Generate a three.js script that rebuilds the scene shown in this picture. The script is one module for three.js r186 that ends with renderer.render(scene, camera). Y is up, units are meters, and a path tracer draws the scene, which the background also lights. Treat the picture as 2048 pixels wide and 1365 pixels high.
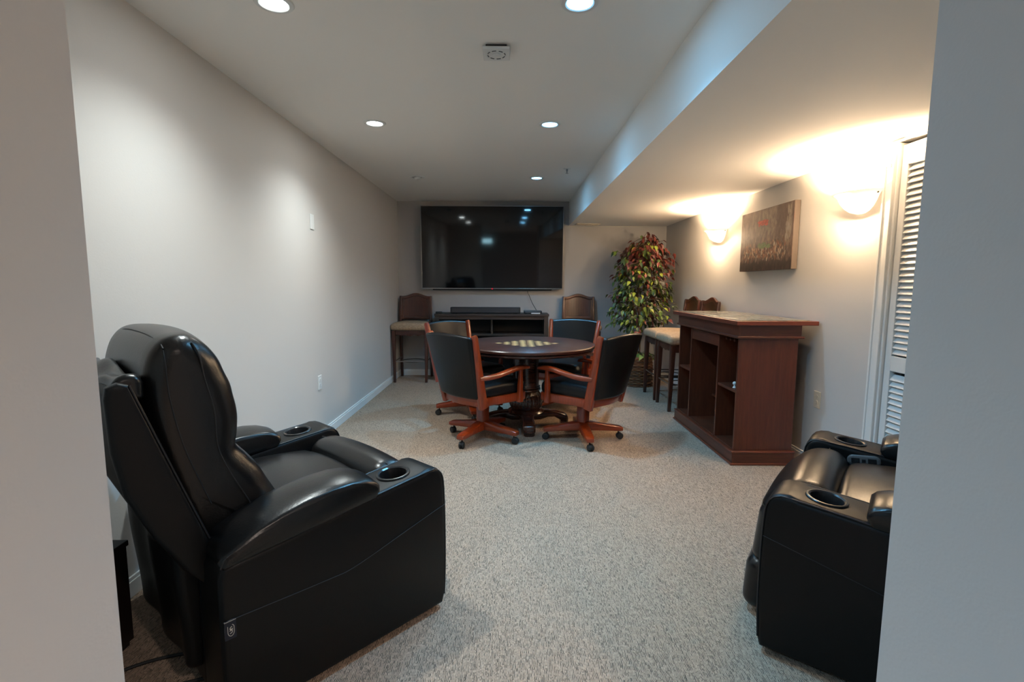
import * as THREE from 'three';
import { RoundedBoxGeometry } from 'three/addons/geometries/RoundedBoxGeometry.js';
import { mergeGeometries, mergeVertices, toCreasedNormals } from 'three/addons/utils/BufferGeometryUtils.js';
import { RectAreaLightUniformsLib } from 'three/addons/lights/RectAreaLightUniformsLib.js';
import { Brush, Evaluator, SUBTRACTION } from 'three-bvh-csg';

// ---------------------------------------------------------------- camera, exposure, main lights
RectAreaLightUniformsLib.init();
const scene = new THREE.Scene();
scene.background = new THREE.Color(0x000000);
const camera = new THREE.PerspectiveCamera(2 * Math.atan(682.5 / 1003) * 180 / Math.PI, 2048 / 1365, 0.05, 40);
const RAD = Math.PI / 180;
camera.rotation.order = 'YXZ';
camera.position.set(0, 1.275, 0);
camera.rotation.set(-6.40 * RAD, -0.21 * RAD, 0.27 * RAD);
const renderer = new THREE.WebGLRenderer({ antialias: true });
renderer.toneMapping = THREE.LinearToneMapping;
renderer.toneMappingExposure = 1.0;
renderer.shadowMap.enabled = true;

const LAMP = {                                   // candela of each kind of lamp, and its colour
  ceilNeutral: { cd: 9.6, wide: 0.7, color: [0.91, 1.0, 1.0] },
  ceilCool: { cd: 13, wide: 1.3, color: [0.20, 0.60, 1.0] },
  sconce: { cd: 17.5, color: [1.0, 0.72, 0.45] },
  hallWarm: { cd: 25, wide: 3, color: [1.0, 0.83, 0.73] },
  hallCool: { cd: 21, wide: 3, color: [0.32, 0.66, 1.0] },
};

// room measures (metres): camera stands at x = 0, z = 0 and looks along -z
const XL = -1.549, XR = 2.14, ZB = -7.0, HC = 2.40, XS = 0.797, YS = 2.084;   // walls, ceiling, soffit edge and soffit underside
const ZP = -0.88, PL = -0.7315, PR = 0.704;                                      // room face of the front partition and its opening

// ---------------------------------------------------------------- helpers
let seed = 7;
const rnd = () => { seed = (seed * 1664525 + 1013904223) >>> 0; return seed / 4294967296; };
const rr = (a, b) => a + (b - a) * rnd();
const V = (x, y, z) => new THREE.Vector3(x, y, z);
const lerp = (a, b, t) => a + (b - a) * t;
const sstep = (a, b, x) => { const t = Math.min(1, Math.max(0, (x - a) / (b - a))); return t * t * (3 - 2 * t); };
const used = new Map();
function numbered(n) { const k = used.get(n) || 0; used.set(n, k + 1); return k ? n + '_' + String(k).padStart(3, '0') : n; }

function boxUV(g, grain = 'x') {                 // uv in metres, u along the grain axis
  if (g.index) g = g.toNonIndexed();
  const p = g.attributes.position, uv = new Float32Array(p.count * 2), a = V(), b = V(), c = V(), n = V();
  for (let i = 0; i < p.count; i += 3) {
    a.fromBufferAttribute(p, i); b.fromBufferAttribute(p, i + 1); c.fromBufferAttribute(p, i + 2);
    n.copy(b).sub(a).cross(c.clone().sub(a)); const ax = Math.abs(n.x), ay = Math.abs(n.y), az = Math.abs(n.z);
    const drop = ax >= ay && ax >= az ? 'x' : ay >= az ? 'y' : 'z';
    let axes = ['x', 'y', 'z'].filter(k => k !== drop);
    if (axes[1] === grain) axes.reverse();
    [a, b, c].forEach((q, k) => { uv[(i + k) * 2] = q[axes[0]]; uv[(i + k) * 2 + 1] = q[axes[1]]; });
  }
  g.setAttribute('uv', new THREE.BufferAttribute(uv, 2));
  return g;
}
function smooth(g, crease = 0.7) {               // welded, smooth up to the crease angle
  g = g.clone(); g.deleteAttribute('uv'); g.deleteAttribute('normal');
  return toCreasedNormals(mergeVertices(g, 1e-5), crease);
}
function join(list) {
  return list.length === 1 ? list[0] : mergeGeometries(list.map(g => { g = g.index ? g.toNonIndexed() : g; for (const k of Object.keys(g.attributes)) if (!['position', 'normal', 'uv'].includes(k)) g.deleteAttribute(k); return g; }));
}
function mesh(name, geo, m, parent, grain) {
  let g = Array.isArray(geo) ? geo.map(q => boxUV(q, grain)) : boxUV(geo, grain);
  if (Array.isArray(g)) g = join(g);
  const o = new THREE.Mesh(g, m); o.name = name; o.castShadow = o.receiveShadow = true;
  if (parent) parent.add(o); else { o.name = numbered(name); scene.add(o); }
  return o;
}
function tag(o, label, category, group) { o.userData.label = label; o.userData.category = category; if (group) o.userData.group = group; return o; }
function thing(name, label, category, pos = [0, 0, 0], turn = 0, group) {
  const o = new THREE.Group(); o.name = numbered(name); o.position.set(...pos); o.rotation.y = turn; scene.add(o);
  return tag(o, label, category, group);
}
function struct(name, geo, m, grain) { const o = mesh(name, geo, m, null, grain); o.userData.kind = 'structure'; return o; }
function dup(src, pos, turn, label) {
  const o = src.clone(); o.name = numbered(src.name.replace(/_\d{3}$/, '')); o.userData = { ...src.userData, label }; o.position.set(...pos); o.rotation.set(0, turn, 0); scene.add(o); return o;
}
const bx = (x0, x1, y0, y1, z0, z1, r = 0) => {  // a box by its extents, edges rounded by r
  const w = x1 - x0, h = y1 - y0, d = z1 - z0;
  const g = r ? new RoundedBoxGeometry(w, h, d, 2, Math.min(r, w / 2.01, h / 2.01, d / 2.01)) : new THREE.BoxGeometry(w, h, d);
  return g.translate((x0 + x1) / 2, (y0 + y1) / 2, (z0 + z1) / 2);
};
function lathe(pts, seg = 32) { return new THREE.LatheGeometry(pts.map(p => new THREE.Vector2(...p)), seg); }
function tube(pts, r, seg = 24, rad = 6, closed = false) { return new THREE.TubeGeometry(new THREE.CatmullRomCurve3(pts, closed, 'catmullrom', 0.5), seg, r, rad, closed); }
function shapeOf(pts) { const s = new THREE.Shape(); pts.forEach((p, i) => i ? s.lineTo(p[0], p[1]) : s.moveTo(p[0], p[1])); s.closePath(); return s; }
function curvePts(pts, n, closed = true) {       // smooth outline through points
  return new THREE.CatmullRomCurve3(pts.map(p => V(p[0], p[1], 0)), closed, 'centripetal').getPoints(n).slice(0, closed ? -1 : undefined).map(p => [p.x, p.y]);
}
function slabZY(pts, x0, x1, bev = 0.015, steps = 1, crease = 0.7, bseg = 3) {   // outline in (z, y) swept along x, rounded rim; outline is the finished outer size
  const g = new THREE.ExtrudeGeometry(shapeOf(pts.map(([z, y]) => [-z, y])), { depth: x1 - x0 - 2 * bev, steps, bevelEnabled: bev > 0, bevelThickness: bev, bevelSize: bev, bevelOffset: -bev, bevelSegments: bseg, curveSegments: 8 });
  g.translate(0, 0, x0 + bev); g.rotateY(Math.PI / 2);          // local z -> x, local x -> -z
  return smooth(g, crease);
}
function slabXY(pts, z0, z1, bev = 0.004, crease = 0.6) {
  const g = new THREE.ExtrudeGeometry(shapeOf(pts), { depth: z1 - z0 - 2 * bev, bevelEnabled: bev > 0, bevelThickness: bev, bevelSize: bev, bevelOffset: -bev, bevelSegments: 2, curveSegments: 8 });
  return smooth(g.translate(0, 0, z0 + bev), crease);
}
function slabXZ(pts, y0, y1, bev = 0.004, crease = 0.6) {        // outline in (x, z) rising from y0 to y1
  const g = new THREE.ExtrudeGeometry(shapeOf(pts.map(([x, z]) => [x, -z])), { depth: y1 - y0 - 2 * bev, bevelEnabled: bev > 0, bevelThickness: bev, bevelSize: bev, bevelOffset: -bev, bevelSegments: 2, curveSegments: 8 });
  g.rotateX(-Math.PI / 2); return smooth(g.translate(0, y0 + bev, 0), crease);
}
function loft(secs, corner = 0.35, crease = 0.6, k = 3) {        // sections { c, u, v }: rounded rectangles c +- u +- v joined one to the next
  const ring = [];
  for (let q = 0; q < 4; q++) for (let i = 0; i <= k; i++) {
    const a = (q + i / k) * Math.PI / 2, sx = [1, -1, -1, 1][q], sy = [1, 1, -1, -1][q];
    ring.push([sx * (1 - corner) + corner * Math.cos(a), sy * (1 - corner) + corner * Math.sin(a)]);
  }
  const n = ring.length, pos = [], idx = [];
  for (const s of secs) for (const [a, b] of ring) { const p = s.c.clone().addScaledVector(s.u, a).addScaledVector(s.v, b); pos.push(p.x, p.y, p.z); }
  for (let j = 0; j + 1 < secs.length; j++) for (let i = 0; i < n; i++) { const a = j * n + i, b = j * n + (i + 1) % n; idx.push(a, b, a + n, b, b + n, a + n); }
  for (const [j, flip] of [[0, true], [secs.length - 1, false]]) {
    const c = pos.length / 3; pos.push(secs[j].c.x, secs[j].c.y, secs[j].c.z);
    for (let i = 0; i < n; i++) { const a = j * n + i, b = j * n + (i + 1) % n; flip ? idx.push(c, b, a) : idx.push(c, a, b); }
  }
  const g = new THREE.BufferGeometry(); g.setAttribute('position', new THREE.Float32BufferAttribute(pos, 3)); g.setIndex(idx);
  const u = secs[0].u.clone().cross(secs[0].v), d = secs[secs.length - 1].c.clone().sub(secs[0].c);
  if (u.dot(d) < 0) { for (let i = 0; i < idx.length; i += 3) [idx[i + 1], idx[i + 2]] = [idx[i + 2], idx[i + 1]]; g.setIndex(idx); }
  return toCreasedNormals(g, crease);
}
// straight tapered bar: half sizes (wx along x, wz along z, or any two axes)
const bar = (p0, p1, a0, b0, a1, b1, U = V(1, 0, 0), W = V(0, 0, 1), corner = 0.25) => loft([{ c: p0, u: U.clone().multiplyScalar(a0), v: W.clone().multiplyScalar(b0) }, { c: p1, u: U.clone().multiplyScalar(a1), v: W.clone().multiplyScalar(b1) }], corner);
function softBox(w, h, d, r, deform, m = 8, k = 4) {             // box with round edges and a dense skin, then bent by deform(p)
  const axis = L => { const a = [], s = L / 2 - r; for (let i = 0; i <= k; i++) a.push(-s - r * Math.tan((1 - i / k) * Math.PI / 4)); for (let i = 1; i < m; i++) a.push(-s + 2 * s * i / m); for (let i = 0; i <= k; i++) a.push(s + r * Math.tan(i / k * Math.PI / 4)); return a; };
  const X = axis(w), Y = axis(h), Z = axis(d), pos = [], idx = [], hx = w / 2, hy = h / 2, hz = d / 2;
  const face = (A, B, f, flip) => { const o = pos.length / 3, nb = B.length; for (const a of A) for (const b of B) {
      const p = f(a, b), q = V(Math.max(-hx + r, Math.min(hx - r, p.x)), Math.max(-hy + r, Math.min(hy - r, p.y)), Math.max(-hz + r, Math.min(hz - r, p.z)));
      const e = p.clone().sub(q); if (e.length() > 1e-9) e.setLength(r); p.copy(q).add(e); if (deform) deform(p); pos.push(p.x, p.y, p.z); }
    for (let i = 0; i + 1 < A.length; i++) for (let j = 0; j + 1 < nb; j++) { const a = o + i * nb + j, b = a + nb; flip ? idx.push(a, a + 1, b, b, a + 1, b + 1) : idx.push(a, b, a + 1, b, b + 1, a + 1); } };
  face(X, Y, (a, b) => V(a, b, hz), false); face(X, Y, (a, b) => V(a, b, -hz), true);
  face(Y, Z, (a, b) => V(hx, a, b), false); face(Y, Z, (a, b) => V(-hx, a, b), true);
  face(Z, X, (a, b) => V(b, hy, a), false); face(Z, X, (a, b) => V(b, -hy, a), true);
  let g = new THREE.BufferGeometry(); g.setAttribute('position', new THREE.Float32BufferAttribute(pos, 3)); g.setIndex(idx);
  g = mergeVertices(g, 1e-5); g.computeVertexNormals(); return g.toNonIndexed();
}
const at = (g, x, y, z) => g.translate(x, y, z);

// ---------------------------------------------------------------- textures
function hash(x, y, s) { let h = (x * 374761393 + y * 668265263 + s * 2147483647) | 0; h = Math.imul(h ^ (h >>> 13), 1274126177); return ((h ^ (h >>> 16)) >>> 0) / 4294967296; }
function vnoise(x, y, per, s) {                  // periodic value noise
  const xi = Math.floor(x), yi = Math.floor(y), fx = x - xi, fy = y - yi, u = fx * fx * (3 - 2 * fx), v = fy * fy * (3 - 2 * fy), P = a => ((a % per) + per) % per;
  const a = hash(P(xi), P(yi), s), b = hash(P(xi + 1), P(yi), s), c = hash(P(xi), P(yi + 1), s), d = hash(P(xi + 1), P(yi + 1), s);
  return lerp(lerp(a, b, u), lerp(c, d, u), v);
}
function tex(n, metres, f, srgb = true) {
  const data = new Uint8Array(n * n * 4);
  for (let y = 0; y < n; y++) for (let x = 0; x < n; x++) { const c = f(x / n, y / n, x, y), i = (y * n + x) * 4; for (let k = 0; k < 3; k++) data[i + k] = Math.max(0, Math.min(255, (Array.isArray(c) ? c[k] : c) * 255)); data[i + 3] = 255; }
  const t = new THREE.DataTexture(data, n, n); t.wrapS = t.wrapT = THREE.RepeatWrapping; t.magFilter = THREE.LinearFilter; t.minFilter = THREE.LinearMipmapLinearFilter; t.generateMipmaps = true;
  if (srgb) t.colorSpace = THREE.SRGBColorSpace; t.repeat.set(1 / metres, 1 / metres); t.needsUpdate = true; return t;
}
const mix3 = (a, b, t) => [lerp(a[0], b[0], t), lerp(a[1], b[1], t), lerp(a[2], b[2], t)];
const woodTex = (a, b, s, metres = 0.7) => tex(512, metres, (u, v) => {   // grain along u
  const w = vnoise(u * 4, v * 8, 8, s) * 0.5, g = vnoise(u * 6, v * 96 + 0, 96, s + 1), f = vnoise(u * 24, v * 240, 240, s + 2), p = vnoise(u * 3, v * 12 + w, 12, s + 3);
  return mix3(a, b, Math.min(1, 0.45 * g + 0.30 * f + 0.45 * p - 0.1));
});
const grainBump = tex(256, 0.05, (u, v) => { const a = vnoise(u * 24, v * 24, 24, 5), b = vnoise(u * 56, v * 56, 56, 6); return 0.5 + 0.5 * (Math.abs(a - 0.5) * 2 * 0.6 + b * 0.4) - 0.25; }, false);
const creaseBump = tex(512, 0.5, (u, v) => { const a = vnoise(u * 5 + vnoise(u * 8, v * 8, 8, 3) * 0.8, v * 30, 30, 9), b = vnoise(u * 120, v * 120, 120, 4), c = vnoise(u * 200, v * 200, 200, 14); return 0.35 * a + 0.35 * b + 0.3 * c; }, false);
const peelBump = tex(512, 0.5, (u, v) => 0.6 * vnoise(u * 90, v * 90, 90, 21) + 0.4 * vnoise(u * 180, v * 180, 180, 22), false);
const fabricTex = tex(256, 0.12, (u, v) => { const w = 0.5 + 0.5 * Math.sin(u * 2 * Math.PI * 40) * Math.sin(v * 2 * Math.PI * 40), n = vnoise(u * 8, v * 8, 8, 41); return mix3([0.58, 0.48, 0.38], [0.75, 0.65, 0.53], 0.35 * w + 0.65 * n); });
// looped carpet: columns of yarn loops, each column shifted at random, with some deep dark gaps between loops
const CN = 2048, CM = 0.72, CC = 128, CR = 56;
function carpetAt(u, v) {
  const wu = (vnoise(u * 48, v * 48, 48, 11) - 0.5) * 0.005, wv = (vnoise(u * 48, v * 48, 48, 12) - 0.5) * 0.008;
  const col = (u + wu + 1) * CC, c0 = Math.floor(col), ci = c0 % CC, cx = col - c0 - 0.5;
  const row = (v + wv + 1) * CR + hash(ci, 3, 8), r0 = Math.floor(row), ri = r0 % CR, ry = row - r0 - 0.5;
  const a = 1 - sstep(0.16, 0.54, Math.abs(cx)), b = 1 - sstep(0.22, 0.52, Math.abs(ry));
  const gs = 0.16 + (hash((ci + (cx > 0 ? 1 : 0)) % CC, ri, 53) < 0.38 ? 0.60 * b : 0), ge = hash(ci, (ri + (ry > 0 ? 1 : 0)) % CR, 54) < 0.18 ? 0.34 * a : 0.07;
  return { shade: Math.max(0.34, 1 - gs * (1 - a) - ge * (1 - b)), a, b, h: hash(ci, ri, 51) };
}
const carpetHt = new Uint8Array(CN * CN);
const carpetCol = tex(CN, CM, (u, v, x, y) => {
  const { shade, a, b, h } = carpetAt(u, v), fib = hash(x, y >> 1, 62), k = shade * (h < 0.07 ? 0.80 : 0.93 + 0.13 * h) * (0.95 + 0.10 * fib);
  carpetHt[y * CN + x] = 255 * (0.25 + 0.75 * shade) * (0.4 + 0.6 * Math.sqrt(a * b));
  return [0.70 * k, 0.605 * k, 0.52 * k];
});
const carpetBump = tex(CN, CM, (u, v, x, y) => carpetHt[y * CN + x] / 255, false);

// ---------------------------------------------------------------- materials
const M = {};
const std = (color, roughness = 0.6, extra = {}) => new THREE.MeshPhysicalMaterial({ color: new THREE.Color().setRGB(...color), roughness, ...extra });
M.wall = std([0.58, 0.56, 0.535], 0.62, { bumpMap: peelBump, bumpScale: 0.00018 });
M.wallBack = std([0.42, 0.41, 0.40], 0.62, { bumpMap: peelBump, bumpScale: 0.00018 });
M.ceil = std([0.87, 0.845, 0.805], 0.8, { bumpMap: peelBump, bumpScale: 0.00015 });
M.trim = std([0.78, 0.78, 0.76], 0.35);
M.carpet = new THREE.MeshPhysicalMaterial({ map: carpetCol, bumpMap: carpetBump, bumpScale: 0.0025, roughness: 1, sheen: 0.15, sheenRoughness: 0.8 });
M.leather = std([0.004, 0.004, 0.0042], 0.30, { bumpMap: creaseBump, bumpScale: 0.00035, specularIntensity: 0.9 });
M.leatherFlat = std([0.0035, 0.0035, 0.0036], 0.42, { bumpMap: grainBump, bumpScale: 0.0002, specularIntensity: 0.5 });
M.vinyl = std([0.0045, 0.005, 0.0055], 0.32, { bumpMap: grainBump, bumpScale: 0.0002, specularIntensity: 0.6 });
M.piping = std([0.010, 0.010, 0.012], 0.3);
M.stitch = std([0.012, 0.012, 0.013], 0.6);
M.blackPlastic = std([0.010, 0.010, 0.011], 0.28);
M.blackMatte = std([0.012, 0.012, 0.012], 0.65);
M.greyPlastic = std([0.06, 0.06, 0.062], 0.4);
M.cherry = new THREE.MeshPhysicalMaterial({ map: woodTex([0.60, 0.235, 0.085], [0.44, 0.145, 0.045], 71), roughness: 0.28, clearcoat: 0.5, clearcoatRoughness: 0.15 });
M.darkCherry = new THREE.MeshPhysicalMaterial({ map: woodTex([0.30, 0.15, 0.095], [0.17, 0.08, 0.05], 72), roughness: 0.26, clearcoat: 0.5, clearcoatRoughness: 0.15 });
M.tableTop = new THREE.MeshPhysicalMaterial({ map: woodTex([0.33, 0.185, 0.145], [0.22, 0.115, 0.085], 73, 0.9), roughness: 0.3, clearcoat: 0.4, clearcoatRoughness: 0.25 });
M.bar = new THREE.MeshPhysicalMaterial({ map: woodTex([0.40, 0.20, 0.12], [0.28, 0.13, 0.075], 74, 0.9), roughness: 0.4, clearcoat: 0.15, clearcoatRoughness: 0.3 });
M.barEdge = new THREE.MeshPhysicalMaterial({ map: woodTex([0.50, 0.24, 0.14], [0.36, 0.15, 0.09], 75), roughness: 0.32, clearcoat: 0.3, clearcoatRoughness: 0.2 });
M.stool = new THREE.MeshPhysicalMaterial({ map: woodTex([0.33, 0.165, 0.11], [0.20, 0.095, 0.06], 76), roughness: 0.32, clearcoat: 0.35, clearcoatRoughness: 0.2 });
M.console = new THREE.MeshPhysicalMaterial({ map: woodTex([0.25, 0.205, 0.175], [0.16, 0.125, 0.105], 77), roughness: 0.5 });
M.boxWood = new THREE.MeshPhysicalMaterial({ map: woodTex([0.17, 0.12, 0.095], [0.10, 0.07, 0.055], 78), roughness: 0.5 });
M.inlay = new THREE.MeshPhysicalMaterial({ map: woodTex([0.86, 0.70, 0.47], [0.76, 0.58, 0.36], 79, 0.4), roughness: 0.35 });
M.fabric = new THREE.MeshPhysicalMaterial({ map: fabricTex, roughness: 0.85, sheen: 0.3, sheenRoughness: 0.5 });
M.metal = std([0.35, 0.34, 0.33], 0.3, { metalness: 1 });
M.darkMetal = std([0.09, 0.08, 0.075], 0.35, { metalness: 1 });
M.white = std([0.74, 0.74, 0.72], 0.35);
M.almond = std([0.60, 0.54, 0.44], 0.35);
M.slot = std([0.02, 0.02, 0.02], 0.6);
M.screen = std([0.0035, 0.0035, 0.004], 0.055, { ior: 1.48 });
M.bezel = std([0.30, 0.31, 0.32], 0.28, { metalness: 1 });
M.wicker = [0, 1, 2].map(i => new THREE.MeshPhysicalMaterial({ map: woodTex([[0.62, 0.42, 0.28], [0.50, 0.32, 0.20], [0.68, 0.48, 0.33]][i], [[0.42, 0.26, 0.16], [0.34, 0.20, 0.12], [0.48, 0.31, 0.19]][i], 80 + i, 0.3), roughness: 0.45 }));
M.bark = new THREE.MeshPhysicalMaterial({ map: woodTex([0.42, 0.34, 0.26], [0.26, 0.19, 0.14], 84, 0.3), roughness: 0.8 });
M.moss = std([0.05, 0.045, 0.02], 0.95);
const leafMat = c => std(c, 0.42, { side: THREE.DoubleSide, transmission: 0 });
M.leaf = [[0.045, 0.075, 0.016], [0.09, 0.14, 0.022], [0.24, 0.30, 0.035], [0.10, 0.018, 0.014], [0.15, 0.032, 0.022]].map(leafMat);
M.sconceGlass = std([0.92, 0.90, 0.86], 0.9, { transmission: 0.2, thickness: 0, side: THREE.DoubleSide });

// ---------------------------------------------------------------- the room
const T = 0.12;
struct('floor', bx(-2.4, 2.9, -0.1, 0, ZB - T, 3.2), M.carpet, 'x');
struct('ceiling', bx(-2.4, 2.9, HC, HC + 0.1, ZB - T, 3.2), M.ceil);
struct('ceiling_soffit', bx(XS, XR + 0.75, YS, HC, ZB, ZP), M.ceil);
struct('wall_left', bx(XL - T, XL, 0, HC, ZB, ZP), M.wall);
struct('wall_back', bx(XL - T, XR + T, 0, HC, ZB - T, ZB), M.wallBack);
const DZ0 = -2.862, DZ1 = -1.64;                 // louvered closet opening in the right wall
struct('wall_right', [bx(XR, XR + T, 0, YS, ZB, DZ0), bx(XR, XR + T, 0, YS, DZ1, ZP), bx(XR, XR + T, 2.065, YS, DZ0, DZ1)], M.wall);
struct('wall_closet', [bx(XR + 0.62, XR + 0.74, 0, YS, -3.2, -1.3), bx(XR + T, XR + 0.62, 0, YS, -3.3, -3.2), bx(XR + T, XR + 0.62, 0, YS, -1.3, -1.2)], M.wall);
struct('wall_partition_left', bx(XL - T, PL, 0, HC, ZP, -0.55, 0), M.wall);
struct('wall_partition_right', bx(PR, XR + 0.74, 0, HC, ZP, -0.55, 0), M.wall);
struct('wall_hall_left', bx(-2.3, -2.2, 0, HC, -0.55, 3.1), M.wall);
struct('wall_hall_right', bx(2.2, 2.3, 0, HC, -0.55, 3.1), M.wall);
const WX = -0.77, WY = 2.10;                     // small high window in the hall behind, seen only as a glint in the screen
struct('wall_hall_rear', [bx(-2.3, WX - 0.17, 0, HC, 3.0, 3.1), bx(WX + 0.17, 2.3, 0, HC, 3.0, 3.1), bx(WX - 0.17, WX + 0.17, 0, WY - 0.085, 3.0, 3.1), bx(WX - 0.17, WX + 0.17, WY + 0.085, HC, 3.0, 3.1)], M.wall);
struct('wall_hall_closing', [bx(-2.3, XL - T, 0, HC, -0.65, -0.55)], M.wall);
{ const w = struct('window_1', [bx(WX - 0.17, WX - 0.15, WY - 0.085, WY + 0.085, 3.02, 3.07), bx(WX + 0.15, WX + 0.17, WY - 0.085, WY + 0.085, 3.02, 3.07), bx(WX - 0.15, WX + 0.15, WY - 0.085, WY - 0.068, 3.02, 3.07), bx(WX - 0.15, WX + 0.15, WY + 0.068, WY + 0.085, 3.02, 3.07)], M.trim);
  const pane = mesh('pane', bx(WX - 0.15, WX + 0.15, WY - 0.068, WY + 0.068, 3.04, 3.05), std([0.6, 0.8, 0.9], 0.3, { emissive: new THREE.Color(0.45, 0.85, 1.0), emissiveIntensity: 9 }), w);
  pane.userData.label = 'bright daylit pane';
  const l = new THREE.RectAreaLight(new THREE.Color(0.45, 0.85, 1.0), 6, 0.30, 0.136); l.position.set(WX, WY, 3.0); l.lookAt(WX, WY, 0); scene.add(l); }

// baseboards: stepped profile
function board(name, x0, x1, z0, z1, side) {
  const g = side === 'x+' ? [bx(x0, x0 + 0.013, 0, 0.066, z0, z1, 0.002), bx(x0, x0 + 0.009, 0.066, 0.083, z0, z1, 0.003)]
    : side === 'x-' ? [bx(x1 - 0.013, x1, 0, 0.066, z0, z1, 0.002), bx(x1 - 0.009, x1, 0.066, 0.083, z0, z1, 0.003)]
    : [bx(x0, x1, 0, 0.066, z0, z0 + 0.013, 0.002), bx(x0, x1, 0.066, 0.083, z0, z0 + 0.009, 0.003)];
  struct(name, g, M.trim);
}
board('baseboard_left', XL, XL, ZB, ZP, 'x+');
board('baseboard_right', XR, XR, ZB, DZ0 - 0.075, 'x-');
board('baseboard_back', XL + 0.013, XR - 0.013, ZB, ZB, 'z+');

// louvered bifold closet door in its casing, flush with the right wall
struct('trim_1', [bx(XR - 0.018, XR, 0, 2.065, DZ0 - 0.068, DZ0 - 0.002, 0.004), bx(XR - 0.024, XR, 0, 2.065, DZ0 - 0.068, DZ0 - 0.052, 0.004), bx(XR - 0.018, XR, 0, 2.065, DZ1 + 0.002, DZ1 + 0.068, 0.004), bx(XR - 0.004, XR + T, 0, 2.06, DZ0 - 0.002, DZ0 + 0.014, 0.002), bx(XR - 0.004, XR + T, 0, 2.06, DZ1 - 0.014, DZ1 + 0.002, 0.002)], M.trim, 'y');
{
  const louverGeo = (w) => { const g = new THREE.BoxGeometry(0.006, 0.040, w); g.rotateZ(-0.62); return boxUV(g); };
  let slatG;
  for (const [k, z0] of [[1, DZ0 + 0.018], [2, DZ0 + 0.018 + 0.30], [3, DZ0 + 0.018 + 0.60], [4, DZ0 + 0.018 + 0.90]]) {
    const z1 = z0 + 0.287, xa = XR + 0.012, xb = XR + 0.046, y0 = 0.02, y1 = 2.045, st = 0.045;
    const d = struct('door_' + k, [bx(xa, xb, y0, y1, z0, z0 + st, 0.003), bx(xa, xb, y0, y1, z1 - st, z1, 0.003)], M.trim, 'y');
    mesh('top_rail', bx(xa, xb, y1 - 0.11, y1, z0 + st, z1 - st, 0.002), M.trim, d, 'z');
    mesh('middle_rail', bx(xa, xb, 0.80, 0.885, z0 + st, z1 - st, 0.002), M.trim, d, 'z');
    mesh('bottom_rail', bx(xa, xb, y0, y0 + 0.18, z0 + st, z1 - st, 0.002), M.trim, d, 'z');
    slatG = slatG || louverGeo(0.287 - 2 * st + 0.004);
    for (const [a, b] of [[0.215, 0.795], [0.90, 1.93]]) for (let y = a + 0.012; y < b; y += 0.0335) { const s = new THREE.Mesh(slatG, M.trim); s.name = 'louver_slat'; s.castShadow = s.receiveShadow = true; s.position.set((xa + xb) / 2, y, (z0 + z1) / 2); d.add(s); }
  }
  const c = tag(mesh('door_catch', [bx(XR - 0.022, XR - 0.016, 1.93, 2.0, DZ0 - 0.045, DZ0 - 0.02, 0.002), bx(XR - 0.026, XR - 0.018, 1.945, 1.955, DZ0 - 0.05, DZ0 - 0.015, 0.002), bx(XR - 0.026, XR - 0.018, 1.975, 1.985, DZ0 - 0.05, DZ0 - 0.015, 0.002)], M.trim), 'small white catch plate screwed high on the closet door casing', 'door catch');
}

// ---------------------------------------------------------------- lamps
function downlight(x, z, lamp, label, lit = true, group = 'recessed ceiling lights') {
  const o = thing('recessed_light', label, 'ceiling light', [x, HC, z], 0, group);
  mesh('trim_ring', smooth(lathe([[0.052, 0], [0.052, -0.004], [0.058, -0.008], [0.074, -0.006], [0.078, -0.001], [0.078, 0]], 40), 0.5), M.white, o);
  if (lit) {
    const c = new THREE.Color().setRGB(...lamp.color);
    mesh('lens', new THREE.CylinderGeometry(0.052, 0.052, 0.004, 40).translate(0, -0.003, 0), std([0.8, 0.8, 0.8], 0.4, { emissive: c, emissiveIntensity: 16 }), o);
    const s = new THREE.SpotLight(c, lamp.cd, 0, 1.17, 1, 2); s.position.set(x, HC - 0.012, z); s.target.position.set(x, 0, z); s.shadow.radius = 2.5; s.castShadow = true; scene.add(s, s.target);
    const w = new THREE.RectAreaLight(c, lamp.wide / 0.0081, 0.09, 0.09); w.position.set(x, HC - 0.011, z); w.lookAt(x, 0, z); scene.add(w);   // the lens itself glows to all sides
  } else {
    mesh('lens', new THREE.CylinderGeometry(0.052, 0.052, 0.003, 32).translate(0, -0.0025, 0), std([0.45, 0.43, 0.40], 0.4), o);
    mesh('bulb_face', smooth(lathe([[0, -0.03], [0.02, -0.028], [0.032, -0.016], [0.034, -0.002], [0, -0.002]], 24), 0.6).rotateZ(0.25), M.white, o);
  }
  return o;
}
const LX = -0.957, RX = 0.272;
downlight(LX, -2.16, LAMP.ceilNeutral, 'lit recessed ceiling light over the recliner beside the blank grey wall');
downlight(LX, -3.67, LAMP.ceilNeutral, 'lit recessed ceiling light between the blank wall and the game table');
downlight(RX, -2.14, LAMP.ceilCool, 'lit bluish recessed light next to the square ceiling cover plate');
downlight(RX, -3.67, LAMP.ceilCool, 'lit bluish recessed light halfway along the soffit, before the game table');
downlight(RX, -5.45, LAMP.ceilCool, 'lit bluish recessed light near the sprinkler, before the television');
downlight(-0.985, -5.44, null, 'unlit recessed light in the ceiling near the television', false);
downlight(1.1, 0.55, LAMP.hallWarm, 'warm recessed light in the hall behind the doorway', true, 'hall ceiling lights');
downlight(-1.1, 0.55, LAMP.hallCool, 'cool recessed light in the hall behind the doorway', true, 'hall ceiling lights');

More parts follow.
